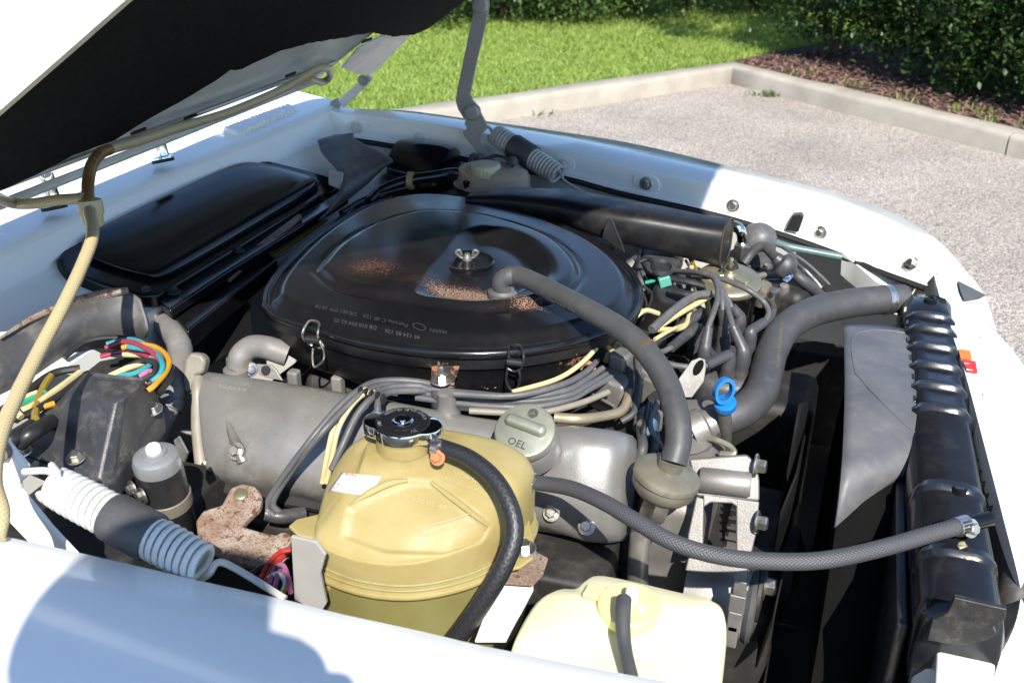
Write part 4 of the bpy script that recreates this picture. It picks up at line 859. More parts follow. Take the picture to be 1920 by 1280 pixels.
# left ear with hole, right flange with bolt
prism('tank_ear', [W(x, y, z=.785) for x, y in ((541, 985), (556, 972), (600, 962), (640, 960), (650, 1010), (610, 1013), (560, 1003))], V(0, 0, -.004), TANKY, tk, bevel=.0015)
lathe('tank_spout', [(.014, 0), (.019, .002), (.0195, .006), (.013, .010), (.012, .03)], W(600, 1085, z=.735), nrm(V(.9, .3, 0)), TANKY, tk, 24)
prism('tank_flange', [W(x, y, z=.775) for x, y in ((955, 870), (985, 890), (990, 960), (1001, 1010), (1000, 1045), (975, 1062), (945, 1068), (930, 1000))], V(0, 0, -.004), TANKY, tk, bevel=.0015)
hexbolt('flange_bolt', W(983, 1029, z=.777), (0, -.1, 1), .0075, STEEL, tk)
lathe('tank_outlet', [(.0115, -.05), (.0115, 0), (.0095, .004)], W(978, 905, z=.80), nrm(V(1, .1, 0)), TANKY, tk, 22)
# cap
cz = V(nk[0], nk[1], .862); cx_ = nrm(V(1, .12, 0)); cy_ = np.cross(V(0, 0, 1), cx_)
def cap_ring(s, z):
    out = []
    for k in range(64):
        t = 2*math.pi*k/64; r_ = .0305+.0125*max(0, abs(math.cos(t))-.80)/.2*1.0*(1 if True else 0); r_ = r_ if abs(math.cos(t)) > .8 else .0305
        out.append(cz+cx_*r_*s*math.cos(t)+cy_*r_*s*math.sin(t)+V(0, 0, z))
    return out
rings = [cap_ring(.97, 0), cap_ring(1, .0015), cap_ring(1.0, .0115), cap_ring(.975, .0135), cap_ring(.93, .0142), cap_ring(.1, .0142)]
pc = loft('pressure_cap', rings, CHROME, tk, auto=30, label='chromed pressure cap with a black lettered top')
BLKP = MAT('black_enamel', (.012, .012, .014), .12, var=.05)
top = cz+V(0, 0, .0142)
lathe('cap_face', [(.0285, -.001), (.0285, .0006), (.028, .0009), (.0195, .0009), (.0193, .0016), (.0186, .0016), (.0184, .0009), (.0148, .0009), (.0146, .0018), (.0139, .0018), (.0137, .0009), (.011, .0009)], top, (0, 0, 1), BLKP, tk, 48)
lathe('cap_dome', [(.0112, .0), (.0112, .0015), (.0095, .0026), (.008, .0016), (.003, .0012), (.0024, .0026), (.0005, .0028)], top, (0, 0, 1), CHROME, tk, 36)
def ring_text(s, R, a0, step, size, flip=1):
    for i, ch in enumerate(s):
        if ch == ' ': continue
        a_ = a0+i*step; d = cx_*math.cos(a_)+cy_*math.sin(a_); tg = np.cross(V(0, 0, 1), d)
        text('cap_lettering', ch, top+d*R+V(0, 0, .0011), tg*flip, -d*flip, size, ALU, tk, ext=.0002)
ring_text('1.STUFE DRUCK ABLASSEN', .0238, math.radians(25), math.radians(6.2), .0052)
ring_text('FUA', .0238, math.radians(195), math.radians(9), .0055, -1); ring_text('UZ', .0238, math.radians(312), math.radians(9), .0055, -1)
# overflow hose and the long braided return hose
oh = tube('overflow_hose', Wz([(815, 835, .862), (835, 840, .868), (880, 858, .868), (925, 895, .86), (955, 945, .845), (965, 1000, .825), (945, 1060, .80), (910, 1120, .77), (868, 1180, .735), (840, 1215, .71)]), [.0084, .0084, .0088, .0092, .0098, .0104], BRAID2, car, seg=16, label='black overflow hose curving down over the expansion tank')
CLAMP = MAT('hose_clamp_steel', (.62, .61, .58), .3, .95, var=.1, vs=60)
lathe('hose_clamp', [(.0088, -.0045), (.0097, -.0045), (.0097, .0045), (.0088, .0045)], W(824, 842, z=.866), nrm(W(850, 846, z=.868)-W(815, 835, z=.862)), CLAMP, oh, 26)
hexbolt('clamp_screw', W(821, 858, z=.862), nrm(V(-.1, -.8, .5)), .005, MAT('rusty_screw', (.55, .20, .09), .6, .3), oh)
rh = tube('return_hose', Wz([(975, 899, .80), (1010, 905, .803), (1070, 915, .815), (1130, 940, .822), (1190, 975, .822), (1260, 1015, .818), (1340, 1040, .815), (1430, 1051, .815), (1540, 1050, .815), (1650, 1028, .815), (1740, 1002, .815), (1808, 983, .815)]), .0083, BRAID, car, seg=20, n=8, label='long grey braided hose from expansion tank to radiator')
lathe('hose_clamp', [(.0086, -.007), (.0096, -.007), (.0096, .007), (.0086, .007)], W(990, 901, z=.802), (1, .05, .05), CLAMP, rh, 26)
v, f = join(box_data(W(990, 908, z=.808), .014, .012, .012), lathe_data([(.0035, 0), (.0035, .02)], W(990, 918, z=.80), nrm(V(0, -.6, -.8)), 10)); mesh('clamp_screw', v, f, CLAMP, rh, bevel=.001)
dd = nrm(W(1808, 983, z=.815)-W(1740, 1002, z=.815))
lathe('hose_clamp', [(.0086, -.007), (.0097, -.007), (.0097, .007), (.0086, .007)], W(1803, 985, z=.815), dd, CLAMP, rh, 26)
for k in range(7):
    a_ = -1.1+k*.35; s1 = nrm(np.cross(dd, V(0, 0, 1))); s2 = np.cross(s1, dd); q = W(1803, 985, z=.815)+(s1*math.cos(a_)+s2*math.sin(a_)*1)*.0098
    v, f = box_data(q, .010, .0022, .001, dd, s1*math.cos(a_)+s2*math.sin(a_)); mesh('clamp_slot', v, f, DARK, rh, smooth=False)
hexbolt('clamp_screw', W(1820, 990, z=.815), nrm(V(.6, -.6, .4)), .006, CLAMP, rh)
# ---- washer bottle
wo = spline(Wz([(948, 1240, .795), (962, 1190, .80), (1000, 1125, .80), (1040, 1100, .80), (1075, 1098, .80), (1095, 1082, .80), (1120, 1072, .80), (1180, 1082, .80), (1270, 1103, .80), (1340, 1120, .80), (1362, 1140, .80), (1366, 1180, .798), (1358, 1260, .795), (1350, 1330, .792), (1150, 1330, .79), (960, 1300, .79), (948, 1240, .795)]), 4)[:-1]
wc_ = np.mean(wo, 0)
def wr(s, dz): return [wc_+(q-wc_)*V(s, s, 1)+V(0, 0, dz) for q in wo]
wb = loft('washer_bottle', [wr(.96, -.2), wr(.985, -.12), wr(1, -.03), wr(.995, -.012), wr(.97, -.003), wr(.92, 0), wr(.5, .003), wr(.1, .003)], CREAM, car, auto=75, label='cream plastic washer fluid bottle')
p = W(1180, 1137, z=.806); CAPW = MAT('pale_yellow_cap', (.72, .66, .30), .35, sss=.2)
lathe('bottle_cap', [(.027, -.008), (.0285, -.002), (.0285, .003), (.027, .0045), (.012, .005), (.001, .005)], p, (0, 0, 1), CAPW, wb, 40)
v, f = box_data(p+V(-.030, .006, .001), .026, .016, .004, V(1, -.1, 0)); mesh('cap_tab', v, f, CAPW, wb, bevel=.0015)
lathe('cap_nozzle', [(.0055, 0), (.0055, .015), (.0045, .017)], p+V(.001, .002, .004), nrm(V(0, -.15, 1)), WHITEP, wb, 18)
lathe('cap_vent', [(.004, 0), (.004, .002), (.0025, .0022), (.002, .001)], p+V(.012, -.006, .005), (0, 0, 1), CREAM, wb, 16)
tube('bottle_tube', Wz([(1170, 1122, .828), (1168, 1145, .826), (1168, 1175, .82), (1172, 1215, .813), (1185, 1270, .808), (1200, 1320, .80)]), [.0068, .0068, .0058, .0056], RUBBER, wb, seg=14)
prism('washer_bracket', [W(x, y, z=.74) for x, y in ((938, 1068), (1000, 1060), (1000, 1105), (950, 1200), (890, 1200), (905, 1160))], V(0, 0, -.003), PAINT, car, bevel=.001, label='white painted bracket strip between the two tanks')
prism('tank_bracket', [W(x, y, z=.755) for x, y in ((1000, 1030), (1028, 1045), (1018, 1075), (1000, 1095), (930, 1090), (935, 1066), (985, 1052))], V(0, 0, -.003), RUST, car, bevel=.001)
# ---- breather hose over the lid
bh = tube('breather_hose', Wz([(944, 545, .872), (940, 530, .884), (952, 519, .893), (975, 518, .896), (1030, 543, .897), (1110, 585, .896), (1170, 621, .89), (1215, 663, .878), (1250, 718, .86), (1268, 775, .842), (1272, 825, .822), (1262, 868, .802)]), [.0135, .0132, .0130, .0132, .0138, .0142, .0145, .0147, .015, .015], RUBBER, car, seg=20, n=8, label='thick black breather hose from the lid down to the check valve')
lathe('hose_grommet', [(.021, -.004), (.021, .002), (.0165, .006), (.0145, .012)], W(943, 548, z=.868), (0, 0, 1), RUBBER_G, bh, 28)
q0, q1 = W(1200, 640, z=.884), W(1222, 672, z=.876)
lathe('hose_band', [(.0144, -.0025), (.0151, -.0025), (.0151, .0025), (.0144, .0025)], W(1210, 656, z=.880), q1-q0, MAT('brass_band', (.32, .20, .07), .4, .7), bh, 30)
PRINT = MAT('faint_grey_print', (.25, .25, .24), .6)
hit = surf(bh, .89)
drape_text('hose_print', '111 094 0082', (1077, 583), (1022, 558), 5, hit, PRINT, bh, .0006)
# check valve, nut and pipe
ca, cb = W(1259, 868, z=.800), W(1232, 942, z=.745); ax = nrm(cb-ca); OLV = MAT('olive_zinc', (.26, .24, .18), .5, .5, var=.15, vs=30, dust=.3, bump=.2, bs=200)
cvv = lathe('check_valve', [(.0145, -.004), (.0145, .006), (.030, .010), (.0375, .014), (.0385, .017), (.0385, .020), (.036, .0215), (.0365, .024), (.036, .033), (.030, .041), (.018, .046), (.016, .048)], ca, ax, OLV, car, 44, label='olive grey disc shaped check valve under the breather hose')
lathe('valve_nut', [(.0165, .046), (.0175, .049), (.0175, .072), (.016, .075)], ca, ax, STEEL, cvv, 6)
PIPE = MAT('stainless_pipe', (.50, .48, .43), .42, .8, var=.15, vs=20, dust=.3)
tube('air_pipe', [ca+ax*.07, ca+ax*.092, W(1203, 1000, z=.70), W(1197, 1050, z=.665), W(1196, 1100, z=.62), W(1200, 1150, z=.56)], .0125, PIPE, cvv, seg=18)
lathe('pipe_sleeve', [(.0132, -.010), (.0138, -.009), (.0138, .009), (.0132, .010)], W(1204, 997, z=.70), nrm(W(1199, 1040, z=.665)-W(1212, 970, z=.72)), RUBBER, cvv, 22)
# ---- upper radiator hose
uh = tube('radiator_hose', Wz([(1330, 798, .735), (1356, 786, .742), (1395, 768, .75), (1425, 738, .758), (1437, 700, .764), (1447, 660, .77), (1472, 617, .776), (1520, 586, .78), (1585, 570, .782), (1650, 562, .782), (1695, 560, .78)]), [.0225, .0225, .0225, .0225, .0225, .0228, .023, .023, .0225, .0225], RUBBER, car, seg=28, n=8, label='fat black upper radiator hose bent into an S')
hit = surf(uh, .77)
drape_text('hose_print', 'D-2001/2 D-1182 08/16', (1458, 688), (1466, 605), 6, hit, MAT('yellow_print', (.16, .17, .04), .6), uh, .0006)
for x, y in ((1662, 562),):
    lathe('hose_clamp', [(.0227, -.006), (.0238, -.006), (.0238, .006), (.0227, .006)], W(x, y, z=.7815), nrm(W(1690, 560, z=.78)-W(1630, 564, z=.782)), CLAMP, uh, 36)
# thermostat housing and front engine castings
box('thermostat_housing', W(1312, 800, z=.725), .07, .06, .06, ALU2, car, X=(.9, .3, 0), bevel=.012, seg=3)
lathe('thermostat_neck', [(.027, -.02), (.027, .0), (.022, .004), (.022, .03)], W(1318, 800, z=.735), nrm(W(1356, 786, z=.742)-W(1330, 798, z=.735)), ALU2, car, 28)
box('timing_cover', (-.13, 1.10, .62), .08, .26, .2, ALU2, car, bevel=.02, seg=3)
loft('front_casting', [[W(1290+60*math.cos(t)*s, 818+42*math.sin(t)*s, z=.72-k) for t in np.linspace(0, 6.283, 17)[:-1]] for s, k in ((.3, -.012), (.8, -.006), (1, .01), (1.05, .06))], ALU2, car, auto=60)
# lifting eye
le = [W(x, y, pl=(W(1290, 720, z=.80), nrm(V(.35, -.8, .5)))) for x, y in ((1283, 745), (1262, 725), (1280, 700), (1297, 676), (1312, 670), (1323, 674), (1324, 690), (1320, 715), (1305, 735), (1298, 745))]
ey = prism('lifting_eye', le, nrm(V(.35, -.8, .5))*-.004, MAT('dull_zinc_eye', (.20, .19, .17), .55, .3, dust=.3, vs=40), car, bevel=.001, label='pale steel lifting eye with an oval hole')
hc = W(1309, 689, pl=(W(1290, 720, z=.80), nrm(V(.35, -.8, .5))))
hx = nrm(W(1315, 678, pl=(W(1290, 720, z=.80), nrm(V(.35, -.8, .5))))-hc); hn = nrm(V(.35, -.8, .5)); hy_ = np.cross(hn, hx)
prism('eye_hole', [hc+hx*.011*math.cos(t)+hy_*.0055*math.sin(t)+hn*.0012 for t in np.linspace(0, 6.283, 25)[:-1]], hn*-.0009, VOID, ey, bevel=0)
# dipstick
dpx = W(1362, 852, z=.69); dtop = W(1358, 768, z=.775)
ds = tube('dipstick', [W(1368, 870, z=.67), dpx, W(1361, 810, z=.735), dtop], [.0062, .0062, .0066, .0086, .0086], MAT('dipstick_tube', (.09, .085, .075), .55, dust=.3), car, seg=16, label='dipstick tube with a bright blue ring handle')
lathe('handle_collar', [(.0085, -.002), (.0135, 0), (.0142, .004), (.0142, .009), (.010, .011)], W(1360, 763, z=.778), nrm(dtop-dpx), BLUE, ds, 28)
rc_ = W(1357, 732, z=.803); rx = nrm(V(.85, .35, -.35)); rz = nrm(V(.1, .35, 1)-rx*np.dot(rx, V(.1, .35, 1)))
v, f = [], []; nn = nrm(np.cross(rx, rz)); prof = ((.0105, -.006), (.0145, -.006), (.0145, .006), (.0105, .006))
for k in range(36):
    t = 2*math.pi*k/36
    for r_, h_ in prof: v.append(rc_+(rx*math.cos(t)*.85+rz*math.sin(t)*1.2)*r_+nn*h_)
f = [(k*4+a_, k*4+(a_+1) % 4, ((k+1) % 36)*4+(a_+1) % 4, ((k+1) % 36)*4+a_) for k in range(36) for a_ in range(4)]
mesh('ring_handle', v, f, BLUE, ds, auto=40)
tube('dipstick_clip', Wz([(1303, 790, .74), (1318, 815, .735), (1345, 825, .735), (1368, 836, .73), (1376, 850, .725), (1350, 850, .722)]), .004, OLV, ds, seg=8)
# ---- distributor
dc = W(1362, 690, z=.755)
dist = lathe('distributor', [(.036, -.09), (.038, -.05), (.052, -.045), (.055, -.035), (.056, -.01), (.053, .0), (.048, .006), (.03, .010), (.001, .012)], dc, nrm(V(.03, -.18, 1)), PLAST, car, 40, label='dark distributor cap crowned with spark leads')
def lead(name, tw, boot, wires, zt=.775, zb_=.80, zw=None, hd=.0115):
    """tower on the cap, angled boot, then the wire"""
    a_ = W(*tw, z=zt); zl = zb_
    lathe('cap_tower', [(.0115, -.03), (.0105, -.008), (.0095, .004)], a_-V(0, 0, .010), (0, -.1, 1), PLAST, dist, 18)
    b_ = W(*boot, z=zb_)
    tube('lead_boot', [a_+V(0, 0, -.012), a_+V(0, 0, .006), a_*.85+b_*.15+V(0, 0, .008), b_*.98+a_*.02], [.0102, .0102, .0092, .0082, .0076, .0070], PLAST, dist, seg=14, n=5)
    zs = zw or [zb_]*len(wires)
    tube('spark_lead', [b_*.9+a_*.1, b_]+[W(x, y, z=z) for (x, y), z in zip(wires, zs)], .0042, RUBBER_G, dist, seg=10)
lead('l', (1321, 662), (1328, 612), ((1338, 585), (1346, 555), (1340, 524), (1312, 512), (1258, 508)), .79, .825, [.838, .845, .85, .845, .82])
lead('l', (1358, 622), (1355, 578), ((1353, 558), (1349, 535), (1338, 518), (1310, 510)), .80, .835, [.845, .848, .845, .83])
lead('l', (1392, 668), (1374, 612), ((1366, 585), (1358, 560), (1350, 535), (1340, 522)), .79, .825, [.835, .84, .845, .845])
lead('l', (1406, 632), (1434, 603), ((1441, 586), (1432, 566), (1405, 545), (1375, 531), (1342, 520), (1300, 518)), .79, .805, [.81, .82, .835, .84, .84, .82])
lead('l', (1386, 604), (1371, 574), ((1362, 556), (1352, 540)), .785, .81, [.82, .83])
lead('l', (1366, 676), (1323, 685), ((1295, 688), (1262, 684), (1240, 676)), .785, .79, [.79, .79, .79])
lead('l', (1317, 596), (1270, 617), ((1250, 628), (1215, 648), (1180, 670)), .785, .795, [.795, .80, .80])
lead('l', (1304, 624), (1258, 652), ((1240, 660), (1210, 668), (1170, 690)), .78, .79, [.79, .80, .80])
hit = surf(dist, .76)
drape_text('cap_print', 'GREEN', (1388, 684), (1402, 680), 4, hit, WHITEP, dist, .001)
# ---- power steering reservoir with gold lid
ra = nrm(V(.03, -.16, 1)); rp = W(1366, 528, z=.79)
rs = lathe('steering_reservoir', [(.044, -.11), (.046, -.06), (.048, -.02), (.0485, -.004), (.050, .0)], rp, ra, BLK_GLOSS, car, 44, label='black power steering reservoir with a gold zinc lid')
lathe('reservoir_lid', [(.051, -.004), (.0525, -.001), (.0525, .004), (.050, .007), (.034, .010), (.030, .009), (.010, .011), (.001, .011)], rp, ra, GOLD, rs, 48)
bx_ = nrm(np.cross(V(0, 1, 0), ra))
for s_ in (-1, 1):
    v, f = box_data(rp+ra*.012+bx_*s_*.017-V(0, .008, 0), .03, .009, .005, bx_*s_-ra*.18-V(0, .35, 0), ra); mesh('lid_strap', v, f, GOLD, rs, bevel=.0015)
lathe('lid_boss', [(.013, .009), (.012, .016), (.009, .019), (.009, .024), (.004, .025), (.004, .042), (.003, .044)], rp, ra, GOLD, rs, 22)
L = [lathe_data([(.007, .023), (.007, .029)], rp, ra, 12)]
for s_ in (-1, 1): L.append(box_data(rp+ra*.034+bx_*.008*s_, .004, .007, .016, bx_+ra*.5*s_, ra))
v, f = join(*L); mesh('lid_wing_nut', v, f, DARK, rs, bevel=.001)
# ---- things between reservoir and far wing
lathe('canister', [(.030, -.08), (.031, 0), (.030, .02), (.024, .034), (.012, .041), (.001, .042)], W(1421, 462, z=.79), (0.05, -.1, 1), MAT('slate_plastic', (.09, .095, .10), .5, dust=.3), car, 32, label='slate grey domed canister beside the far wing')
ep = tube('steel_elbow', Wz([(1350, 424, .835), (1372, 423, .838), (1388, 432, .832), (1392, 452, .81), (1392, 470, .79)]), .0095, CHROME, car, seg=16, label='bright steel pipe elbow by the snorkel mouth')
lathe('pipe_nut', [(.0145, -.014), (.0155, -.012), (.0155, .012), (.014, .015)], W(1391, 472, z=.79), (0, -.1, 1), STEEL, ep, 6)
vv_ = tube('vacuum_hose', Wz([(1395, 494, .785), (1408, 476, .80), (1422, 464, .812), (1436, 464, .815), (1448, 476, .81), (1462, 490, .805)]), [.0075, .0075, .0085, .0085, .0085, .0095], RUBBER, car, seg=14, label='small bent black vacuum hose with a mushroom shaped valve')
va = nrm(W(1486, 508, z=.79)-W(1455, 482, z=.81))
lathe('vacuum_valve', [(.011, -.012), (.012, -.004), (.0205, 0), (.022, .004), (.0225, .012), (.021, .015), (.019, .02), (.011, .025), (.009, .03)], W(1464, 492, z=.803), va, PLAST, vv_, 32)
tube('vacuum_hose_lower', Wz([(1483, 508, .787), (1500, 522, .78), (1520, 538, .765), (1540, 556, .74)]), .0095, RUBBER, vv_, seg=14)
hexbolt('clamp_screw', W(1476, 517, z=.785), nrm(V(-.2, -.8, .4)), .006, CHROME, vv_)
tube('control_cable', Wz([(1466, 463, .80), (1490, 478, .80), (1520, 500, .785), (1555, 534, .76)]), .0028, RUBBER_G, car, seg=8)
tube('control_cable', Wz([(1490, 492, .79), (1508, 506, .785), (1528, 526, .77), (1540, 540, .76)]), .0032, STEEL, car, seg=8)
tube('cooler_pipe', Wz([(1446, 452, .80), (1480, 463, .795), (1520, 471, .79), (1578, 482, .785)]), .0065, MAT('green_grey_pipe', (.10, .17, .16), .35), car, seg=10)
box('compressor_body', W(1465, 560, z=.72), .12, .13, .09, DARK, car, X=(.9, -.3, 0), bevel=.02)
for x, y, r_, m_ in ((1405, 492, .02, PLAST), (1440, 500, .008, STEEL), (1452, 548, .011, STEEL), (1432, 540, .016, OLV), (1470, 540, .009, ALU2)):
    lathe('compressor_fitting', [(r_, -.03), (r_, 0), (r_*.8, .006), (r_*.2, .007)], W(x, y, z=.765), (0, -.3, 1), m_, car, 18)
for k, pts in enumerate((((1405, 525, .77), (1440, 515, .77), (1500, 528, .76)), ((1420, 530, .76), (1460, 528, .76), (1530, 545, .75)), ((1425, 550, .75), (1450, 575, .75), (1440, 610, .74)))):
    tube('compressor_line', Wz(list(pts)), .0055, [ALU2, STEEL, RUBBER][k], car, seg=10)
# ---- radiator
ra0, ra1 = W(1742, 546, z=.797), W(1818, 1148, z=.797); rd = ra1-ra0; RLen = np.linalg.norm(rd); rdn = rd/RLen; rx_ = nrm(np.cross(rdn, V(0, 0, 1))); rx_ = rx_ if rx_[0] > 0 else -rx_
prof = [(-.040, -.075), (-.041, -.03), (-.036, -.012), (-.026, -.003), (-.012, 0), (.012, 0), (.024, -.003), (.033, -.012), (.038, -.03), (.038, -.075)]
def t_of(py):                       # fraction along the tank for a pixel row on its crest
    best = min(np.linspace(0, 1, 400), key=lambda t: abs(px_of((ra0+rd*t)[None])[1][0]-py)); return best
ribs = [t_of(y) for y in (588, 612, 644, 680, 717, 760, 905, 1026)]; sts = [(0, .80), (.006, .95), (.02, 1.0)]
for r_ in ribs: sts += [(r_-.010, 1.0), (r_-.005, .975), (r_-.001, .975), (r_+.003, 1.0), (r_+.006, 1.035), (r_+.017, 1.035), (r_+.021, 1.0), (r_+.024, .985)]
sts += [(.965, 1.0), (.985, .97), (.996, .88), (1.0, .75)]; sts = sorted(s_ for s_ in sts if 0 <= s_[0] <= 1)
rings = []
for t, s_ in sts:
    rings.append([ra0+rd*t+rx_*px_*(1 if s_ > 1 else 1-(1-s_)*.5)+V(0, 0, (pz_ if s_ >= 1 else pz_-(1-s_)*.12)+(.0055 if s_ > 1.03 else 0)) for px_, pz_ in prof])
rad = loft('radiator', rings, MAT('radiator_black_paint', (.010, .011, .014), .2, var=.1, vs=10, dust=.03, bump=.08, bs=130, rv=.1), car, auto=40, label='black ribbed radiator across the nose of the engine bay')
def at_r(t, a_, z_): return ra0+rd*t+rx_*a_+V(0, 0, z_)
for r_ in ribs[1:6]:                 # crimp tabs between the ribs
    v, f = box_data(at_r(r_-.026, -.032, -.010), .006, .016, .008, rx_+V(0, 0, .8)); mesh('crimp_tab', v, f, BLK_GLOSS, rad, bevel=.0015)
for t, a_, s_ in ((t_of(565), 0, .010), (t_of(918), .005, .008)):
    lathe('tank_boss', [(s_, -.003), (s_, .002), (s_*.7, .003), (s_*.5, .001)], at_r(t, a_, .002), (0, 0, 1), BLK_GLOSS, rad, 24)
lathe('hose_stub', [(.008, -.03), (.008, .012), (.007, .014)], W(1812, 984, z=.808), -dd, BLK_GLOSS, rad, 22)
for q_, col in ((((1792, 1019), (1806, 1014), (1815, 1024), (1800, 1030)), 0), (((1806, 1043), (1828, 1044), (1842, 1050), (1812, 1049)), 0)):
    h_ = surf(rad, .797)
    drape('paint_chip', q_, h_, MAT('bare_metal_chip', (.42, .38, .22), .5), rad, 4, 3, .0008)
CORE = MAT('radiator_core', (.03, .03, .032), .5, .5, bump=.8, bs=400)
v, f = box_data((ra0+ra1)/2+V(0, 0, -.29), RLen*.97, .05, .43, rdn); mesh('core', v, f, CORE, rad, smooth=False)
prism('side_bracket', [W(x, y, y=.772) for x, y in ((1790, 1120), (1888, 1142), (1884, 1162), (1862, 1176), (1868, 1188), (1850, 1200), (1800, 1210), (1738, 1200), (1748, 1162), (1776, 1150))], V(0, .006, 0), MAT('black_scuffed_steel', (.035, .035, .035), .45, .4, dust=.25, vs=30), rad, bevel=.001)
prism('bracket_slot', [W(x, y, y=.7712) for x, y in ((1811, 1158), (1828, 1161), (1827, 1166), (1810, 1163))], V(0, .0004, 0), BLK_MATT, rad, bevel=0)
lathe('spring_clip', [(.012, -.009), (.0135, -.009), (.0135, .009), (.012, .009)], W(1802, 1207, z=.715), rx_, STEEL, rad, 22)
# condenser strip between radiator and nose
cs0 = [W(x, y, z=.775) for x, y in ((1768, 556), (1800, 640), (1850, 830), (1898, 1040), (1905, 1110))]
STRIP = MAT('dark_fin_strip', (.05, .05, .048), .55, dust=.2, vs=30)
v, f = [], []
for p in cs0: v += [p+V(-.012, 0, -.02), p+V(.012, 0, .0), p+V(.014, 0, -.3)]
f = [q for i in range(4) for q in ((i*3, i*3+1, i*3+4, i*3+3), (i*3+1, i*3+2, i*3+5, i*3+4))]; mesh('condenser_strip', v, f, STRIP, car, solid=.003)
for k in range(20):
    t = k/19; y_ = np.interp(t, [0, 1], [1.02, 1.5]); x_ = np.interp(y_, [p[1] for p in cs0[::-1]], [p[0] for p in cs0[::-1]])
    v, f = box_data((x_-.004, y_, .762), .022, .004, .012, V(1, 0, .8)); mesh('condenser_fin', v, f, STRIP, car, bevel=.001)
# ---- fan shroud
SL = spline(Wz([(1580, 606, .788), (1583, 650, .795), (1584, 720, .796), (1582, 800, .787), (1578, 880, .768), (1571, 960, .73), (1558, 1046, .67)]), 5)
SR = spline(Wz([(1700, 617, .784), (1716, 680, .788), (1729, 750, .788), (1736, 820, .782), (1736, 864, .768), (1645, 930, .735), (1564, 1052, .667)]), 5)
v = [a_*(1-s_)+b_*s_+V(0, 0, .004*math.sin(math.pi*s_)) for a_, b_ in zip(SL, SR) for s_ in np.linspace(0, 1, 9)]; n_ = len(SL)
f = [(i*9+j, i*9+j+1, (i+1)*9+j+1, (i+1)*9+j) for i in range(n_-1) for j in range(8)]
shr = mesh('fan_shroud', v, f, SHROUD, car, solid=.0035, auto=60, label='weathered dark grey plastic fan shroud')
hit = surf(shr, .79)
wire('moulded_edge', [(1604, 700), (1597, 660), (1600, 632), (1625, 620), (1670, 620), (1700, 625)], .0012, SHROUD, shr)
wire('moulded_edge', [(1604, 700), (1640, 740), (1690, 790), (1730, 822)], .0016, SHROUD, shr)
v, f = [], []
for k in range(31):                    # shroud cone below the sleeve, shade put into its near-black colour
    t = -.55+k/30*4.2
    for r_, x_ in ((.262, .055), (.272, .06), (.272, .12)): v.append(V(x_, 1.17+r_*math.cos(t), .50+r_*math.sin(t)))
f = [(k*3+j, k*3+j+1, (k+1)*3+j+1, (k+1)*3+j) for k in range(30) for j in range(2)]
mesh('shroud_ring', v, f, VOID, shr, solid=.003)
box('shroud_back', (.125, 1.17, .52), .012, .72, .46, BLK_SATIN, shr, X=(1, 0, 0), bevel=.004)
# ---- fan
fc = V(.005, 1.16, .52); fan = lathe('fan', [(.05, -.05), (.06, -.03), (.06, .0), (.055, .02), (.03, .03)], fc, (1, 0, 0), DARK, car, 28, label='black fan inside the shroud')
BLADE = MAT('fan_blade_black', (.004, .004, .0045), .7, spec=.2, dust=.02)
for k in range(8):
    a_ = 2*math.pi*k/8+.42; d = V(0, math.cos(a_), math.sin(a_)); e = V(0, -math.sin(a_), math.cos(a_)); pts = []
    for s_ in (0, .33, .66, 1):
        r_ = .05+.185*s_; wv = .032+.026*s_
        for t in (-1, 0, 1): pts.append(fc+d*r_+e*wv*t+V(-.008*t*(1-.2*s_)+.004*(1-t*t), 0, 0))
    v = pts; f = [(i*3+j, i*3+j+1, (i+1)*3+j+1, (i+1)*3+j) for i in range(3) for j in range(2)]
    mesh('fan_blade', v, f, BLADE, fan, solid=.0025)
lathe('fan_clutch', [(.085, -.075), (.09, -.07), (.09, -.045), (.085, -.04)], fc, (1, 0, 0), DARK, fan, 40)
for k in range(44):
    a_ = 2*math.pi*k/44; d = V(0, math.cos(a_), math.sin(a_)); v, f = box_data(fc+d*.093+V(-.058, 0, 0), .03, .004, .014, (1, 0, 0), d); mesh('clutch_fin', v, f, DARK, fan, smooth=False)
# ---- alternator and its bracket
by_ = .955; BP = (W(1350, 950, y=by_), nrm(V(.05, -.85, .5)))
def bp(L_): return [W(x, y, pl=BP) for x, y in L_]
bn = BP[1]
def slab(L_, dz=.012):
    pts = bp(L_); n_ = len(pts); d = -bn*dz; return pts+[p+d for p in pts], [tuple(range(n_)), tuple(range(2*n_-1, n_-1, -1))]+[(i, (i+1) % n_, n_+(i+1) % n_, n_+i) for i in range(n_)]
alt = None
v, f = slab([(1291, 860), (1400, 852), (1418, 868), (1424, 900), (1424, 940), (1305, 930), (1300, 900)], .02)
alt = mesh('alternator_bracket', v, f, ALU2, car, bevel=.003, label='cast aluminium alternator bracket with a window')
for L_ in (((1305, 930), (1320, 935), (1318, 1040), (1286, 1045), (1290, 1000)), ((1380, 934), (1424, 940), (1418, 1000), (1404, 1060), (1380, 1052)), ((1290, 1045), (1404, 1058), (1400, 1082), (1284, 1070))):
    v, f = slab(L_, .014); mesh('bracket_arm', v, f, ALU2, alt, bevel=.002)
v, f = slab([(1318, 926), (1384, 934), (1384, 952), (1372, 944), (1332, 942), (1318, 952)], .014); mesh('bracket_arm', v, f, ALU2, alt, bevel=.002)
a_, b_ = W(1312, 898, pl=BP)+bn*.004, W(1408, 908, pl=BP)+bn*.004
lathe('bracket_barrel', [(.013, 0), (.0145, .002), (.0145, np.linalg.norm(b_-a_)-.002), (.013, np.linalg.norm(b_-a_))], a_, b_-a_, ALU2, alt, 26)
for x, y in ((1418, 978), (1416, 872)): hexbolt('bracket_bolt', W(x, y, pl=BP), nrm(V(1, -.1, .1)), .0085, STEEL, alt, h=.010)
a_ = W(1278, 1108, z=.63)
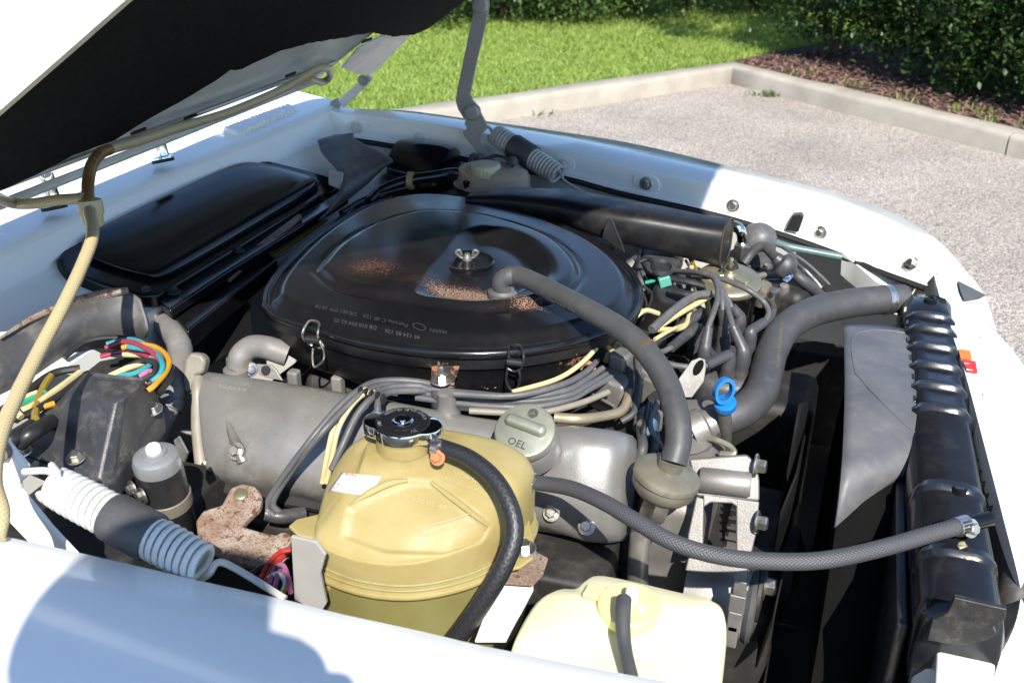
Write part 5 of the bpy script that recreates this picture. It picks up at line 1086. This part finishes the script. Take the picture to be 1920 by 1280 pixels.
alv = lathe('alternator', [(.02, 0), (.045, .003), (.046, .07), (.044, .075), (.044, .082), (.03, .086)], a_+V(0, .03, -.02), (1, 0, 0), ALU2, car, 36, label='aluminium alternator body with pulley and belt')
lathe('pulley', [(.02, 0), (.037, .002), (.037, .006), (.031, .010), (.031, .014), (.037, .018), (.037, .022), (.02, .024)], W(1392, 1108, z=.63)+V(0, .02, -.01), (1, 0, 0), DARK, alv, 36)
hexbolt('pulley_bolt', W(1430, 1106, z=.63)+V(0, .01, 0), (1, 0, 0), .011, STEEL, alv, h=.012)
tube('belt', [V(-.02, .955+.04*math.cos(t)+.05*(1-math.cos(t))*0, .61+.04*math.sin(t)) for t in np.linspace(0, 6.283, 25)], .006, RUBBER, alv, seg=6, n=1)
for k, (y0_, y1_, w_) in enumerate(((1080, 1110, .014), (1105, 1145, .018), (1145, 1172, .016), (1172, 1198, .013))):
    v, f = box_data((W(1390-k*5, y0_, y=.885)+W(1386-k*5, y1_, y=.88))/2, w_, .016, .02+.004*k, V(1, 0, 0)); mesh('tension_strap', v, f, ALU2, alv, bevel=.002)
# ---- lumps between cover and distributor
v, f = join(box_data(W(1148, 735, z=.775), .055, .035, .05, (.9, -.35, 0)), box_data(W(1165, 690, z=.795), .028, .03, .05, (.9, -.35, 0))); im = mesh('fuel_rail_block', v, f, ALU2, car, bevel=.006, seg=3)
for k in range(5):
    v, f = box_data(W(1128+k*.9, 748+k*2.6, z=.782-.004*k), .045, .004, .0022, (.8, -.5, 0)); mesh('block_rib', v, f, ALU2, im, bevel=.0006)
for x, y, sx, sz, m_ in ((1205, 720, .03, .06, ALU2), (1228, 735, .028, .05, ALU2), (1195, 690, .03, .05, BLK_SATIN), (1215, 790, .03, .03, ALU2), (1232, 760, .025, .03, DARK)):
    box('front_fitting', W(x, y, z=.765), sx, .03, sz, m_, car, X=(.9, -.3, 0), bevel=.005)
cn = box('plug_connector', W(1155, 664, z=.80), .026, .022, .05, BLK_SATIN, car, X=(.95, -.2, 0), bevel=.003)
box('connector_band', W(1155, 668, z=.805), .0275, .0235, .016, MAT('dull_yellow_tape', (.35, .31, .15), .6), cn, X=(.95, -.2, 0), bevel=.001)
tube('fuel_pipe', Wz([(1040, 782, .80), (1085, 785, .80), (1130, 780, .79), (1165, 770, .785), (1178, 745, .79), (1182, 720, .79)]), .0062, MAT('tan_pipe', (.40, .33, .22), .4, .5), car, seg=12)
tube('vacuum_line', Wz([(1195, 660, .82), (1197, 720, .80), (1190, 770, .785), (1165, 790, .775)]), .0045, RUBBER, car, seg=10)
tube('fuel_hose', Wz([(1185, 640, .82), (1182, 700, .80), (1176, 760, .785), (1150, 782, .78)]), .0055, RUBBER, car, seg=10)
for pts in (((1190, 880, .74), (1205, 840, .77), (1200, 800, .77)), ((1215, 870, .74), (1228, 830, .765), (1222, 790, .765))):
    tube('drain_hose', Wz(list(pts)), .0065, RUBBER, car, seg=10)
lathe('worm_clamp', [(.012, -.006), (.013, -.006), (.013, .006), (.012, .006)], W(1214, 802, z=.775), nrm(V(.6, -.5, .4)), CLAMP, car, 24)
prism('red_tag', Wz([(1288, 776, .75), (1298, 784, .748), (1294, 798, .745), (1286, 800, .745)]), V(0, 0, .001), REDLAB, car, bevel=0)
prism('teal_paint_mark', Wz([(1288, 808, .738), (1302, 812, .738), (1294, 826, .735), (1286, 832, .734)]), V(0, 0, .001), MAT('teal_mark', (.15, .45, .45), .5), car, bevel=0)
# ---- plug leads along the air cleaner and over the cover
hl_ = tube('plug_lead_ring', [W(1100+16*math.cos(t), 706+26*math.sin(t), pl=(W(1100, 706, z=.80), nrm(V(.7, -.6, .4)))) for t in np.linspace(-2.6, 3.0, 20)], .0035, MAT('copper_rust', (.42, .22, .12), .6, .3, var=.2, vs=60), car, seg=7, n=2, label='rust coloured clip ring holding the plug leads')
runs = [((700, 716, .812), (790, 728, .812), (880, 737, .812), (980, 744, .812), (1060, 732, .812), (1098, 712, .81), (1130, 690, .81)), ((720, 728, .806), (840, 742, .806), (960, 752, .806), (1060, 742, .806), (1102, 722, .805), (1140, 700, .80)),
        ((780, 745, .80), (900, 760, .80), (1000, 762, .80), (1070, 748, .80), (1104, 730, .80), (1150, 705, .80)), ((850, 738, .818), (960, 742, .82), (1050, 722, .82), (1095, 700, .815), (1120, 676, .81)), ((880, 770, .795), (1000, 774, .795), (1080, 758, .795), (1140, 735, .79))]
for i, r_ in enumerate(runs): tube('plug_lead', Wz(list(r_)), .0042, RUBBER_G if i < 4 else TAN, car, seg=10)
tube('cream_wire', Wz([(960, 735, .815), (1040, 712, .82), (1085, 685, .825), (1120, 650, .83), (1140, 618, .835)]), .0032, CREAMW, car, seg=8)
for pts, m_ in ((((515, 968, .70), (500, 948, .71), (530, 895, .745), (580, 828, .79), (630, 768, .815), (668, 735, .825), (705, 716, .823), (770, 714, .818), (850, 728, .812)), RUBBER_G),
                (((525, 962, .70), (512, 940, .715), (545, 885, .75), (600, 815, .80), (648, 765, .818), (680, 738, .825), (720, 722, .82), (790, 724, .815)), RUBBER_G),
                (((604, 905, .74), (612, 860, .77), (626, 800, .80), (650, 755, .818), (676, 733, .825), (705, 730, .82), (745, 738, .81)), CREAMW), (((612, 905, .74), (622, 860, .77), (634, 805, .80), (658, 762, .818), (684, 738, .825), (712, 735, .818)), CREAMW),
                (((622, 880, .76), (642, 835, .785), (668, 780, .81), (695, 748, .822), (725, 728, .82), (780, 724, .815), (840, 738, .808)), RUBBER_G), (((714, 800, .80), (708, 770, .815), (712, 748, .822), (735, 734, .82), (800, 732, .81)), RUBBER_G)):
    tube('plug_lead' if m_ is RUBBER_G else 'cream_wire', Wz(list(pts)), .0043 if m_ is RUBBER_G else .0032, m_, car, seg=10)
lc = box('lead_clip', W(700, 742, z=.815), .035, .012, .008, BLK_SATIN, car, X=(.95, .25, .0), bevel=.002)
for x, y in ((676, 735), (686, 738), (696, 741), (708, 744), (718, 748)):
    box('clip_tooth', W(x, y, z=.825), .004, .008, .012, BLK_SATIN, lc, bevel=.001)
bt = tube('plug_boot', Wz([(498, 962, .70), (530, 968, .695), (570, 962, .69)]), .009, PLAST, car, seg=12)
# ---- left rear: pipes
HOSE = MAT('grey_fabric_hose', (.13, .125, .12), .55, c2=(.18, .17, .16), vs=14, dust=.35)
gh = tube('heater_hose', Wz([(300, 600, .80), (325, 625, .805), (338, 655, .80), (335, 700, .785), (322, 745, .77), (300, 790, .745), (285, 830, .72)]), .0165, HOSE, car, seg=20, label='dusty grey heater hose by the relay cover')
lathe('hose_ring', [(.018, -.007), (.020, -.007), (.020, .007), (.018, .007)], W(318, 756, z=.765), nrm(W(300, 790, z=.745)-W(330, 720, z=.78)), RUBBER_G, gh, 28)
prism('pipe_elbow_box', [W(x, y, pl=(W(365, 700, z=.80), nrm(V(.25, -.85, .4)))) for x, y in ((347, 672), (356, 660), (378, 664), (386, 676), (380, 700), (366, 705), (362, 735), (344, 738), (342, 705))], -nrm(V(.25, -.85, .4))*.022, TAN, car, bevel=.005, seg=3, label='tan grey rectangular vent elbow')
vp = tube('vent_pipe', Wz([(370, 708, .79), (371, 740, .775), (371, 800, .74), (376, 850, .71), (380, 885, .69)]), [.0084, .0084, .0088, .0092], TAN, car, seg=18, label='tan grey vent pipe standing at the end of the valve cover')
lathe('pipe_collar', [(.015, -.008), (.0175, -.006), (.0175, .006), (.015, .008)], W(380, 884, z=.69), nrm(V(.1, -.3, -1)), RUBBER_G, vp, 24)
tube('lower_pipe', Wz([(384, 895, .68), (395, 915, .665), (412, 945, .64)]), .0135, TAN, vp, seg=16)
lathe('collar_screw', [(.006, 0), (.006, .008), (.003, .01)], W(387, 868, z=.70), nrm(V(.4, -.8, .2)), STEEL, vp, 10)
ib = tube('coolant_elbow', Wz([(445, 690, .785), (450, 668, .80), (470, 652, .805), (500, 652, .80), (540, 665, .79)]), [.014, .015, .0165, .0165, .0165], HOSE, car, seg=18, label='grey rubber elbow under the rear of the air cleaner')
lathe('hose_clamp', [(.0155, -.006), (.0175, -.006), (.0175, .006), (.0155, .006)], W(449, 680, z=.79), nrm(V(.05, .1, 1)), OLV, ib, 28)
hexbolt('clamp_screw', W(470, 692, z=.785), nrm(V(.6, -.6, .3)), .006, STEEL, ib)
lathe('elbow_spigot', [(.018, -.02), (.017, .004), (.014, .006)], W(443, 696, z=.782), (0, 0, 1), ALU2, ib, 24)
prism('lifting_lug', [W(x, y, pl=(W(505, 695, z=.785), nrm(V(.1, -.9, .35)))) for x, y in ((480, 682), (508, 684), (518, 694), (530, 714), (500, 708), (485, 702))], nrm(V(-.1, .9, -.35))*.004, ALU2, car, bevel=.001)
lg = lathe('lug_hole', [(.0065, 0), (.0065, .002), (.002, .0021)], W(499, 694, pl=(W(505, 695, z=.785), nrm(V(.1, -.9, .35)))), nrm(V(.1, -.9, .35)), BLK_MATT, car, 18)
for x, y in ((552, 712), (634, 722)): box('injector_plug', W(x, y, z=.76), .016, .016, .03, HOSE, car, bevel=.004)
# ---- relay cover
rt_ = Wz([(173, 702, .866), (266, 711, .866), (266, 718, .866), (232, 745, .862), (216, 752, .86), (150, 735, .858), (160, 718, .862)])
rb_ = Wz([(150, 700, .815), (284, 728, .815), (300, 772, .80), (214, 888, .795), (188, 902, .795), (34, 842, .795), (46, 812, .80)])
cc = lambda R, s, dz: [np.mean(R, 0)+(p-np.mean(R, 0))*s+V(0, 0, dz) for p in R]
RELM = MAT('relay_cover_plastic', (.036, .036, .039), .42, dust=.22, vs=16, bump=.35, bs=520)
rl = loft('relay_cover', [cc(rb_, 1.05, -.03), cc(rb_, 1.06, -.022), cc(rb_, 1.06, -.004), cc(rb_, 1.02, -.001), cc(rb_, 1.0, .004), rt_], RELM, car, bevel=.005, seg=3, label='black plastic relay cover with three screws')
for x, y in ((43, 845), (143, 858), (288, 768)):
    hexbolt('cover_screw', W(x, y, z=.81), (0.05, -.3, 1), .0068, STEEL, rl)
prism('cover_lip', Wz([(176, 698, .872), (268, 708, .872), (268, 713, .869), (174, 705, .869)]), V(0, 0, -.004), RELM, rl, bevel=.001)
box('relay_tray', (-.77, .76, .66), .2, .22, .1, BLK_MATT, car, bevel=.01)
# coloured wiring loop behind it
WR = [(MAROON, ((195, 652), (235, 640), (278, 655), (300, 680), (296, 706)), .0032), (MAROON, ((190, 668), (240, 658), (285, 672), (306, 690), (302, 712)), .0032), (TEAL, ((200, 645), (240, 636), (272, 645), (286, 665), (280, 685), (250, 700), (222, 705)), .0034), (TEAL, ((240, 650), (290, 660), (305, 680), (300, 700), (285, 716)), .0034),
      (YEL, ((228, 652), (258, 646), (295, 652), (314, 672), (312, 695), (290, 722), (278, 732)), .0036), (CREAMW, ((230, 664), (290, 668), (318, 685), (316, 700), (298, 708), (272, 718)), .0036), (CREAMW, ((206, 705), (240, 690), (268, 680), (292, 668)), .0038),
      (BLKW, ((230, 690), (270, 676), (292, 680), (290, 700), (270, 712)), .0034), (BLKW, ((215, 640), (260, 636), (305, 660), (320, 700), (300, 735)), .0036), (PINKW, ((262, 705), (280, 695), (290, 706), (278, 716)), .003), (BLKW, ((120, 670), (160, 640), (215, 632), (250, 640)), .0036)]
for m_, pts, r_ in WR:
    z0_ = random.uniform(.845, .862); tube('loom_wire', [W(x+random.uniform(-2, 2), y, z=z0_-.02*abs(i/(len(pts)-1)-.5)) for i, (x, y) in enumerate(pts)], r_, m_, car, seg=8)
for m_, pts, r_ in ((CREAMW, ((20, 775), (60, 762), (110, 728), (150, 698)), .0042), (GREENW, ((25, 765), (50, 752), (85, 735)), .0036), (CREAMW, ((22, 760), (48, 744), (70, 735)), .003), (OLIVE, ((66, 785), (68, 760), (80, 730), (95, 705)), .0046), (YEL, ((50, 765), (80, 762), (102, 756)), .0034), (BLKW, ((10, 790), (60, 772), (120, 735), (165, 700)), .0045), (BLKW, ((0, 772), (50, 735), (100, 700), (150, 690)), .005), (TAN, ((15, 780), (80, 745), (140, 705)), .003)):
    tube('loom_wire', Wz([(x, y, .835) for x, y in pts]), r_, m_, car, seg=8)
tube('wire_tie', Wz([(24, 748, .842), (30, 770, .842), (40, 782, .838)]), .004, CREAMW, car, seg=8)
for x, y in ((60, 820), (25, 830)): tube('loom_sleeve', Wz([(x-25, y+12, .83), (x, y-8, .84), (x+35, y-30, .83)]), .009, BLKW, car, seg=10)
# ---- washer pump canister
pa = W(293, 862, z=.80); px_ax = nrm(V(.03, -.12, 1))
pm = lathe('pump_canister', [(.024, -.105), (.0265, -.10), (.0265, -.06), (.027, -.058), (.027, -.048), (.0265, -.046), (.0265, -.012), (.0255, -.008)], pa, px_ax, BLK_SATIN, car, 40, label='black pump canister with grey domed top and white button')
lathe('pump_top', [(.0258, -.012), (.0262, 0), (.024, .006), (.017, .010), (.014, .010), (.013, .013), (.001, .0135)], pa, px_ax, MAT('grey_zinc_top', (.33, .34, .35), .4, .5, dust=.2), pm, 40)
lathe('pump_button', [(.0085, .012), (.0085, .018), (.007, .020), (.001, .0205)], pa, px_ax, WHITEP, pm, 24)
lathe('pump_band', [(.0268, -.066), (.0285, -.065), (.0285, -.050), (.0268, -.049)], pa, px_ax, OLV, pm, 40)
for x, y in ((250, 915), (268, 928)): hexbolt('band_screw', W(x, y, y=pa[1]-.026), nrm(V(-.4, -.9, 0)), .006, STEEL, pm)
prism('pump_terminal', [W(x, y, y=pa[1]-.005) for x, y in ((325, 825), (335, 818), (352, 850), (345, 868), (332, 850))], V(0, .003, 0), STEEL, pm, bevel=.001)
# ---- rusty bracket
BR = (W(450, 970, z=.725), nrm(V(.1, -.35, .93)))
prism('rusty_bracket', [W(x, y, pl=BR) for x, y in ((432, 912), (455, 904), (480, 910), (492, 928), (488, 950), (462, 975), (455, 985), (500, 998), (540, 1003), (545, 1030), (520, 1070), (430, 1050), (372, 1022), (366, 975), (380, 955), (415, 945))], -BR[1]*.012, RUST, car, bevel=.004, seg=3, label='rust speckled steel bracket below the valve cover')
lathe('bracket_pin', [(.008, 0), (.008, .003), (.006, .004)], W(452, 928, pl=BR), BR[1], GOLD, car, 18)
lathe('bracket_bush', [(.010, 0), (.010, .006), (.004, .007)], W(532, 1018, pl=BR), BR[1], RUST, car, 18)
# wiring by the bracket
for m_, pts in ((REDW, ((488, 1085), (505, 1055), (525, 1035), (545, 1030))), (REDW, ((495, 1095), (512, 1062), (532, 1042))), (PINKW, ((505, 1095), (512, 1068), (528, 1058), (538, 1075), (535, 1105))), (PINKW, ((515, 1100), (525, 1070), (540, 1080), (545, 1110))), (BLKW, ((470, 1075), (500, 1060), (530, 1070))), (YEL, ((530, 1110), (545, 1095))), (WHITEP, ((500, 1085), (520, 1075), (535, 1090), (530, 1110)))):
    tube('loom_wire', Wz([(x, y, .735) for x, y in pts]), .0028, m_, car, seg=8)
prism('battery_bracket', [W(x, y, y=.66) for x, y in ((545, 1005), (592, 1016), (610, 1040), (600, 1075), (612, 1130), (600, 1150), (552, 1130))], V(0, .004, 0), GREYMET, car, bevel=.001, label='grey steel bracket beside the expansion tank')
# ---- brake fluid reservoir and far rear
br = loft('brake_reservoir', [[W(925, 348, z=.845)+V(0, 0, .014)+V(a_*math.cos(t), .6*a_*math.sin(t), z_) for t in np.linspace(0, 6.283, 33)[:-1]] for a_, z_ in ((.062, -.07), (.066, -.02), (.078, -.018), (.079, -.014), (.072, -.010), (.071, .008), (.066, .018), (.05, .025), (.03, .026))], BROWNP, car, auto=60, label='brown stained brake fluid reservoir with ivory cap')
cp = W(911, 316, z=.882); L = [[cp+(V(math.cos(t), math.sin(t), 0)*(r_+.0006*math.cos(24*t)*(r_ > .02)))+V(0, 0, z_) for t in np.linspace(0, 6.283, 97)[:-1]] for r_, z_ in ((.026, -.014), (.0275, -.012), (.0275, .006), (.026, .009), (.022, .010), (.001, .010))]
loft('reservoir_cap', L, CAPC, br, auto=60)
lathe('reservoir_plug', [(.012, -.02), (.012, 0), (.0105, .012), (.006, .018), (.001, .019)], W(961, 312, z=.88), (0, 0, 1), RUBBER, br, 20); lathe('plug_seat', [(.013, -.02), (.013, -.004), (.012, -.002)], W(960, 321, z=.87), (0, 0, 1), CAPC, br, 20)
lathe('reservoir_plug', [(.011, -.02), (.011, 0), (.009, .012), (.001, .016)], W(889, 302, z=.868), (0, 0, 1), RUBBER, br, 20)
tube('sensor_lead', Wz([(961, 312, .89), (950, 298, .895), (930, 292, .895), (910, 298, .89), (893, 300, .885)]), .003, BLKW, br, seg=8)
sv = tube('servo_hose', Wz([(690, 380, .84), (720, 355, .85), (770, 338, .86), (820, 330, .865), (850, 325, .865), (872, 330, .86), (880, 350, .85)]), .0105, BLK_GLOSS, car, seg=14, label='glossy black servo hose behind the air cleaner')
lathe('hose_tie', [(.012, -.005), (.0165, -.005), (.0165, .005), (.012, .005)], W(770, 339, z=.86), nrm(V(1, .2, 0)), MAT('tan_ring', (.35, .24, .09), .5), sv, 24)
lathe('brake_servo', [(.03, 0), (.06, .005), (.062, .02), (.06, .10), (.055, .12), (.03, .125)], W(745, 318, z=.83), (1, 0, 0), BLK_GLOSS, car, 36, label='black drum shaped brake servo at the far rear')
for pts in (((640, 400, .84), (690, 372, .845), (760, 352, .85)), ((620, 430, .83), (670, 385, .84), (730, 362, .845))): tube('firewall_hose', Wz(list(pts)), .006, BLK_GLOSS, car, seg=10)
loft('wheel_arch_lump', [[W(970, 362, z=.84)+V(a_*math.cos(t), .5*a_*math.sin(t), z_) for t in np.linspace(0, 6.283, 25)[:-1]] for a_, z_ in ((.19, -.1), (.18, -.03), (.13, -.005), (.04, .004))], BLK_SATIN, car, auto=60)
# ---- nest of wires right of the lid
for m_, pts, r_ in ((CREAMW, ((1187, 598, .83), (1210, 582, .83), (1235, 588, .82)), .0036), (CREAMW, ((1225, 620, .81), (1270, 590, .815), (1330, 556, .82)), .0042), (CREAMW, ((1235, 618, .81), (1280, 614, .80), (1292, 590, .80), (1298, 560, .80)), .0036), (CREAMW, ((1228, 636, .81), (1255, 620, .81), (1285, 608, .80)), .003), (RUBBER_G, ((1222, 618, .815), (1265, 580, .825), (1300, 556, .83), (1332, 550, .83)), .0062), (BLKW, ((1200, 490, .84), (1218, 486, .845), (1230, 500, .84)), .004),
                    (BLKW, ((1205, 535, .83), (1222, 552, .82), (1215, 580, .81)), .0022), (BLKW, ((1200, 540, .83), (1212, 570, .815), (1205, 600, .81)), .0022), (GREENW, ((1210, 530, .825), (1230, 525, .83)), .003), (BLKW, ((1255, 545, .83), (1290, 552, .83), (1315, 560, .82)), .0055), (CREAMW, ((1296, 500, .81), (1302, 520, .80), (1298, 560, .79)), .004), (BLKW, ((1250, 520, .835), (1290, 528, .835), (1320, 536, .83)), .0055)):
    tube('loom_wire', Wz(list(pts)), r_, m_, car, seg=8)
for k in range(9):
    x0 = 1190+k*13+random.uniform(-6, 6); y0 = random.uniform(470, 500); x1 = x0+random.uniform(-30, 50); y1 = random.uniform(560, 620)
    tube('loom_wire', Wz([(x0, y0, .80), ((x0+x1)/2+random.uniform(-18, 18), (y0+y1)/2, .815), (x1, y1, .785)]), random.choice((.0025, .0032, .004)), random.choice((BLKW, BLKW, RUBBER_G, OLIVE)), car, seg=8)
for k in range(6):
    x0 = 1200+k*16; y0 = random.uniform(700, 760)
    tube('loom_wire', Wz([(x0, y0, .79), (x0+random.uniform(-14, 14), y0+45, .785), (x0+random.uniform(-20, 20), y0+100, .75)]), random.choice((.0025, .0035)), random.choice((BLKW, RUBBER_G)), car, seg=8)
lathe('idle_valve', [(.022, -.05), (.024, -.02), (.024, .03), (.020, .035), (.008, .037)], W(1240, 575, z=.79), nrm(V(.35, -.35, .9)), BLK_SATIN, car, 28, label='small black cylinder among the wiring')
box('green_connector', W(1246, 527, z=.835), .018, .012, .016, MAT('teal_plastic', (.10, .36, .28), .4), car, X=(.9, .4, .3), bevel=.002)
lathe('coil_of_wire', [(.014, -.004), (.018, 0), (.014, .006), (.011, .002)], W(1241, 503, z=.85), nrm(V(.2, -.3, 1)), BLKW, car, 20)
box('dark_fill_box', W(1420, 835, z=.55)+V(0, .03, 0), .16, .14, .2, DARK, car, bevel=.02)  # added dark box that blacks out the gap under the radiator hose
box('crank_housing', (-.07, 1.12, .45), .16, .3, .26, DARK, car, bevel=.02)
box('lower_crossmember', (.0, .95, .36), .2, .5, .06, DARK, car, bevel=.01)
# ---- dark floor of the bay
for c_, s_ in (((-.55, .68, .50), (.5, .05, .10)), ((-.1, .72, .42), (.4, .05, .08)), ((.05, 1.2, .34), (.06, 1.1, .08)), ((-.25, 1.72, .5), (.9, .05, .2)), ((-.5, .62, .45), (.5, .1, .2))):
    box('chassis_member', c_, *s_, DARK, car, bevel=.01)
box('undertray', (-.45, 1.2, .3), .95, 1.15, .01, DARK, car, bevel=.002)
box('battery_tray', (-.52, .70, .58), .30, .2, .08, BLK_MATT, car, bevel=.01)
# ================================================================ the photographer, whose shadow lies on the near wing
def skin(name, J, E, mat, parent, sub=2):
    me = bpy.data.meshes.new(name); me.from_pydata([j[:3] for j in J], E, []); me.materials.append(mat)
    o = bpy.data.objects.new(name, me); put(o, parent); md = o.modifiers.new('k', 'SKIN'); o.modifiers.new('u', 'SUBSURF').levels = sub; o.modifiers['u'].render_levels = sub
    for v, j in zip(me.skin_vertices[0].data, J): v.radius = (j[3], j[4] if len(j) > 4 else j[3])
    me.skin_vertices[0].data[0].use_root = True; md.use_smooth_shade = True; return o
SKIN = MAT('skin', (.42, .25, .18), .5, sss=.1, var=.05); SHIRT = MAT('cotton_shirt', (.10, .13, .20), .85, bump=.3, bs=400); TROU = MAT('trouser_cloth', (.05, .05, .06), .9, bump=.3, bs=400); HAIRM = MAT('hair', (.03, .02, .015), .6, bump=1, bs=300)
hx0, hy0 = -.10, -.20
pe = empty('person', (hx0, -.39, 0), 'person standing at the near wing holding a camera up to take a picture', 'person')
B0 = V(hx0-.04, -.39, 0)
def jj(x, y, z, *r): return (B0[0]+x, B0[1]+y, z, *r)
# body: pelvis, spine, neck, head, arms to hands, legs
J = [jj(0, 0, .93, .13, .10), jj(0, .0, 1.08, .115, .09), jj(0, .02, 1.25, .135, .10), jj(0, .03, 1.36, .09, .075), jj(0, .05, 1.43, .052), jj(.02, .16, 1.51, .062, .07), jj(.03, .20, 1.57, .075, .088), jj(.03, .205, 1.63, .068, .082), jj(.03, .20, 1.665, .04, .05),
     jj(-.17, .03, 1.34, .055), jj(-.24, .10, 1.16, .042), jj(-.05, .22, 1.36, .032), jj(.015, .26, 1.42, .028), jj(.17, .03, 1.34, .055), jj(.20, .06, 1.12, .042), jj(.17, .22, 1.35, .032), jj(.135, .26, 1.42, .028),
     jj(-.10, 0, .86, .085), jj(-.12, .03, .48, .058), jj(-.12, -.02, .09, .042), jj(-.13, .13, .035, .035), jj(.10, 0, .86, .085), jj(.12, .03, .48, .058), jj(.12, -.02, .09, .042), jj(.13, .13, .035, .035)]
Ed = [(0, 1), (1, 2), (2, 3), (3, 4), (4, 5), (5, 6), (6, 7), (7, 8), (3, 9), (9, 10), (10, 11), (11, 12), (3, 13), (13, 14), (14, 15), (15, 16), (0, 17), (17, 18), (18, 19), (19, 20), (0, 21), (21, 22), (22, 23), (23, 24)]
skin('body', J, Ed, SKIN, pe)
def sub_skin(name, idx, grow, mat):
    k = {a: i for i, a in enumerate(idx)}; JJ = [(*J[a][:3], *[r+grow for r in J[a][3:]]) for a in idx]; skin(name, JJ, [(k[a], k[b]) for a, b in Ed if a in k and b in k], mat, pe)
sub_skin('shirt', [1, 0, 2, 3, 9, 10, 13, 14], .014, SHIRT); sub_skin('trousers', [0, 17, 18, 19, 21, 22, 23], .012, TROU)
for s_ in (-1, 1):
    rings = [[V(*jj(s_*.125, .055, 0)[:3])+V(a_*math.cos(t), .14*a_/.05*math.sin(t)*.9, z_) for t in np.linspace(0, 6.283, 17)[:-1]] for a_, z_ in ((.05, .003), (.052, .02), (.045, .05), (.025, .085))]
    loft('shoe', rings, BLK_SATIN, pe, auto=70)
hc_ = V(*J[6][:3]); rings = []
for a_ in np.linspace(.15, 1.75, 9):
    rings.append([hc_+V(.094*math.sin(a_)*math.cos(t), -.02+.105*math.sin(a_)*math.sin(t)*(1 if math.sin(t) < 0 else .75), .035+.10*math.cos(a_)) for t in np.linspace(0, 6.283, 21)[:-1]])
loft('hair', rings, HAIRM, pe, auto=80)
fc_ = hc_+V(.0, .088, 0)
lathe('nose', [(.004, -.03), (.014, -.015), (.016, -.006), (.006, 0)], fc_+V(0, .012, .0), (0, .15, -1), SKIN, pe, 12)
for s_ in (-1, 1):
    lathe('eye', [(.001, -.012), (.009, -.008), (.0125, 0), (.009, .008), (.001, .012)], fc_+V(s_*.031, -.008, .02), (0, 1, 0), WHITEP, pe, 16)
    lathe('ear', [(.005, -.012), (.026, -.006), (.030, 0), (.020, .006), (.004, .008)], hc_+V(s_*.083, -.005, .0), (s_, 0, 0), SKIN, pe, 16)
tube('mouth', [fc_+V(-.024, -.006, -.05), fc_+V(0, .002, -.052), fc_+V(.024, -.006, -.05)], .005, MAT('lips', (.35, .12, .10), .5), pe, seg=8)
# five fingers on each hand, curled round the camera body
for s_, base in ((-1, V(*J[12][:3])), (1, V(*J[16][:3]))):
    for k in range(4):
        a_ = base+V(-s_*.0, .02, .022-k*.016); tube('finger', [a_, a_+V(-s_*.004, .030, .0), a_+V(-s_*.016, .046, -.002), a_+V(-s_*.034, .045, -.004)], [.0092, .0088, .0082, .007], SKIN, pe, seg=10)
    tube('thumb', [base+V(0, -.005, .012), base+V(-s_*.018, -.014, .02), base+V(-s_*.04, -.012, .018)], [.0105, .0095, .008], SKIN, pe, seg=10)
# the camera in the hands (behind the lens that takes this view)
cb = V(B0[0]+.155, -.032, 1.405); cb = V(-.06, -.11, 1.44)
ce_ = empty('camera', tuple(cb), 'small black camera held up in front of the photographer', 'camera')
box('camera_body', cb, .115, .05, .08, BLK_SATIN, ce_, bevel=.012, seg=3); lathe('camera_lens', [(.032, 0), (.032, .03), (.028, .035), (.02, .034)], cb+V(0, .02, 0), (-.2, .9, -.4), BLK_SATIN, ce_, 24)
box('prism_hump', cb+V(0, 0, .05), .05, .045, .03, BLK_SATIN, ce_, bevel=.008)
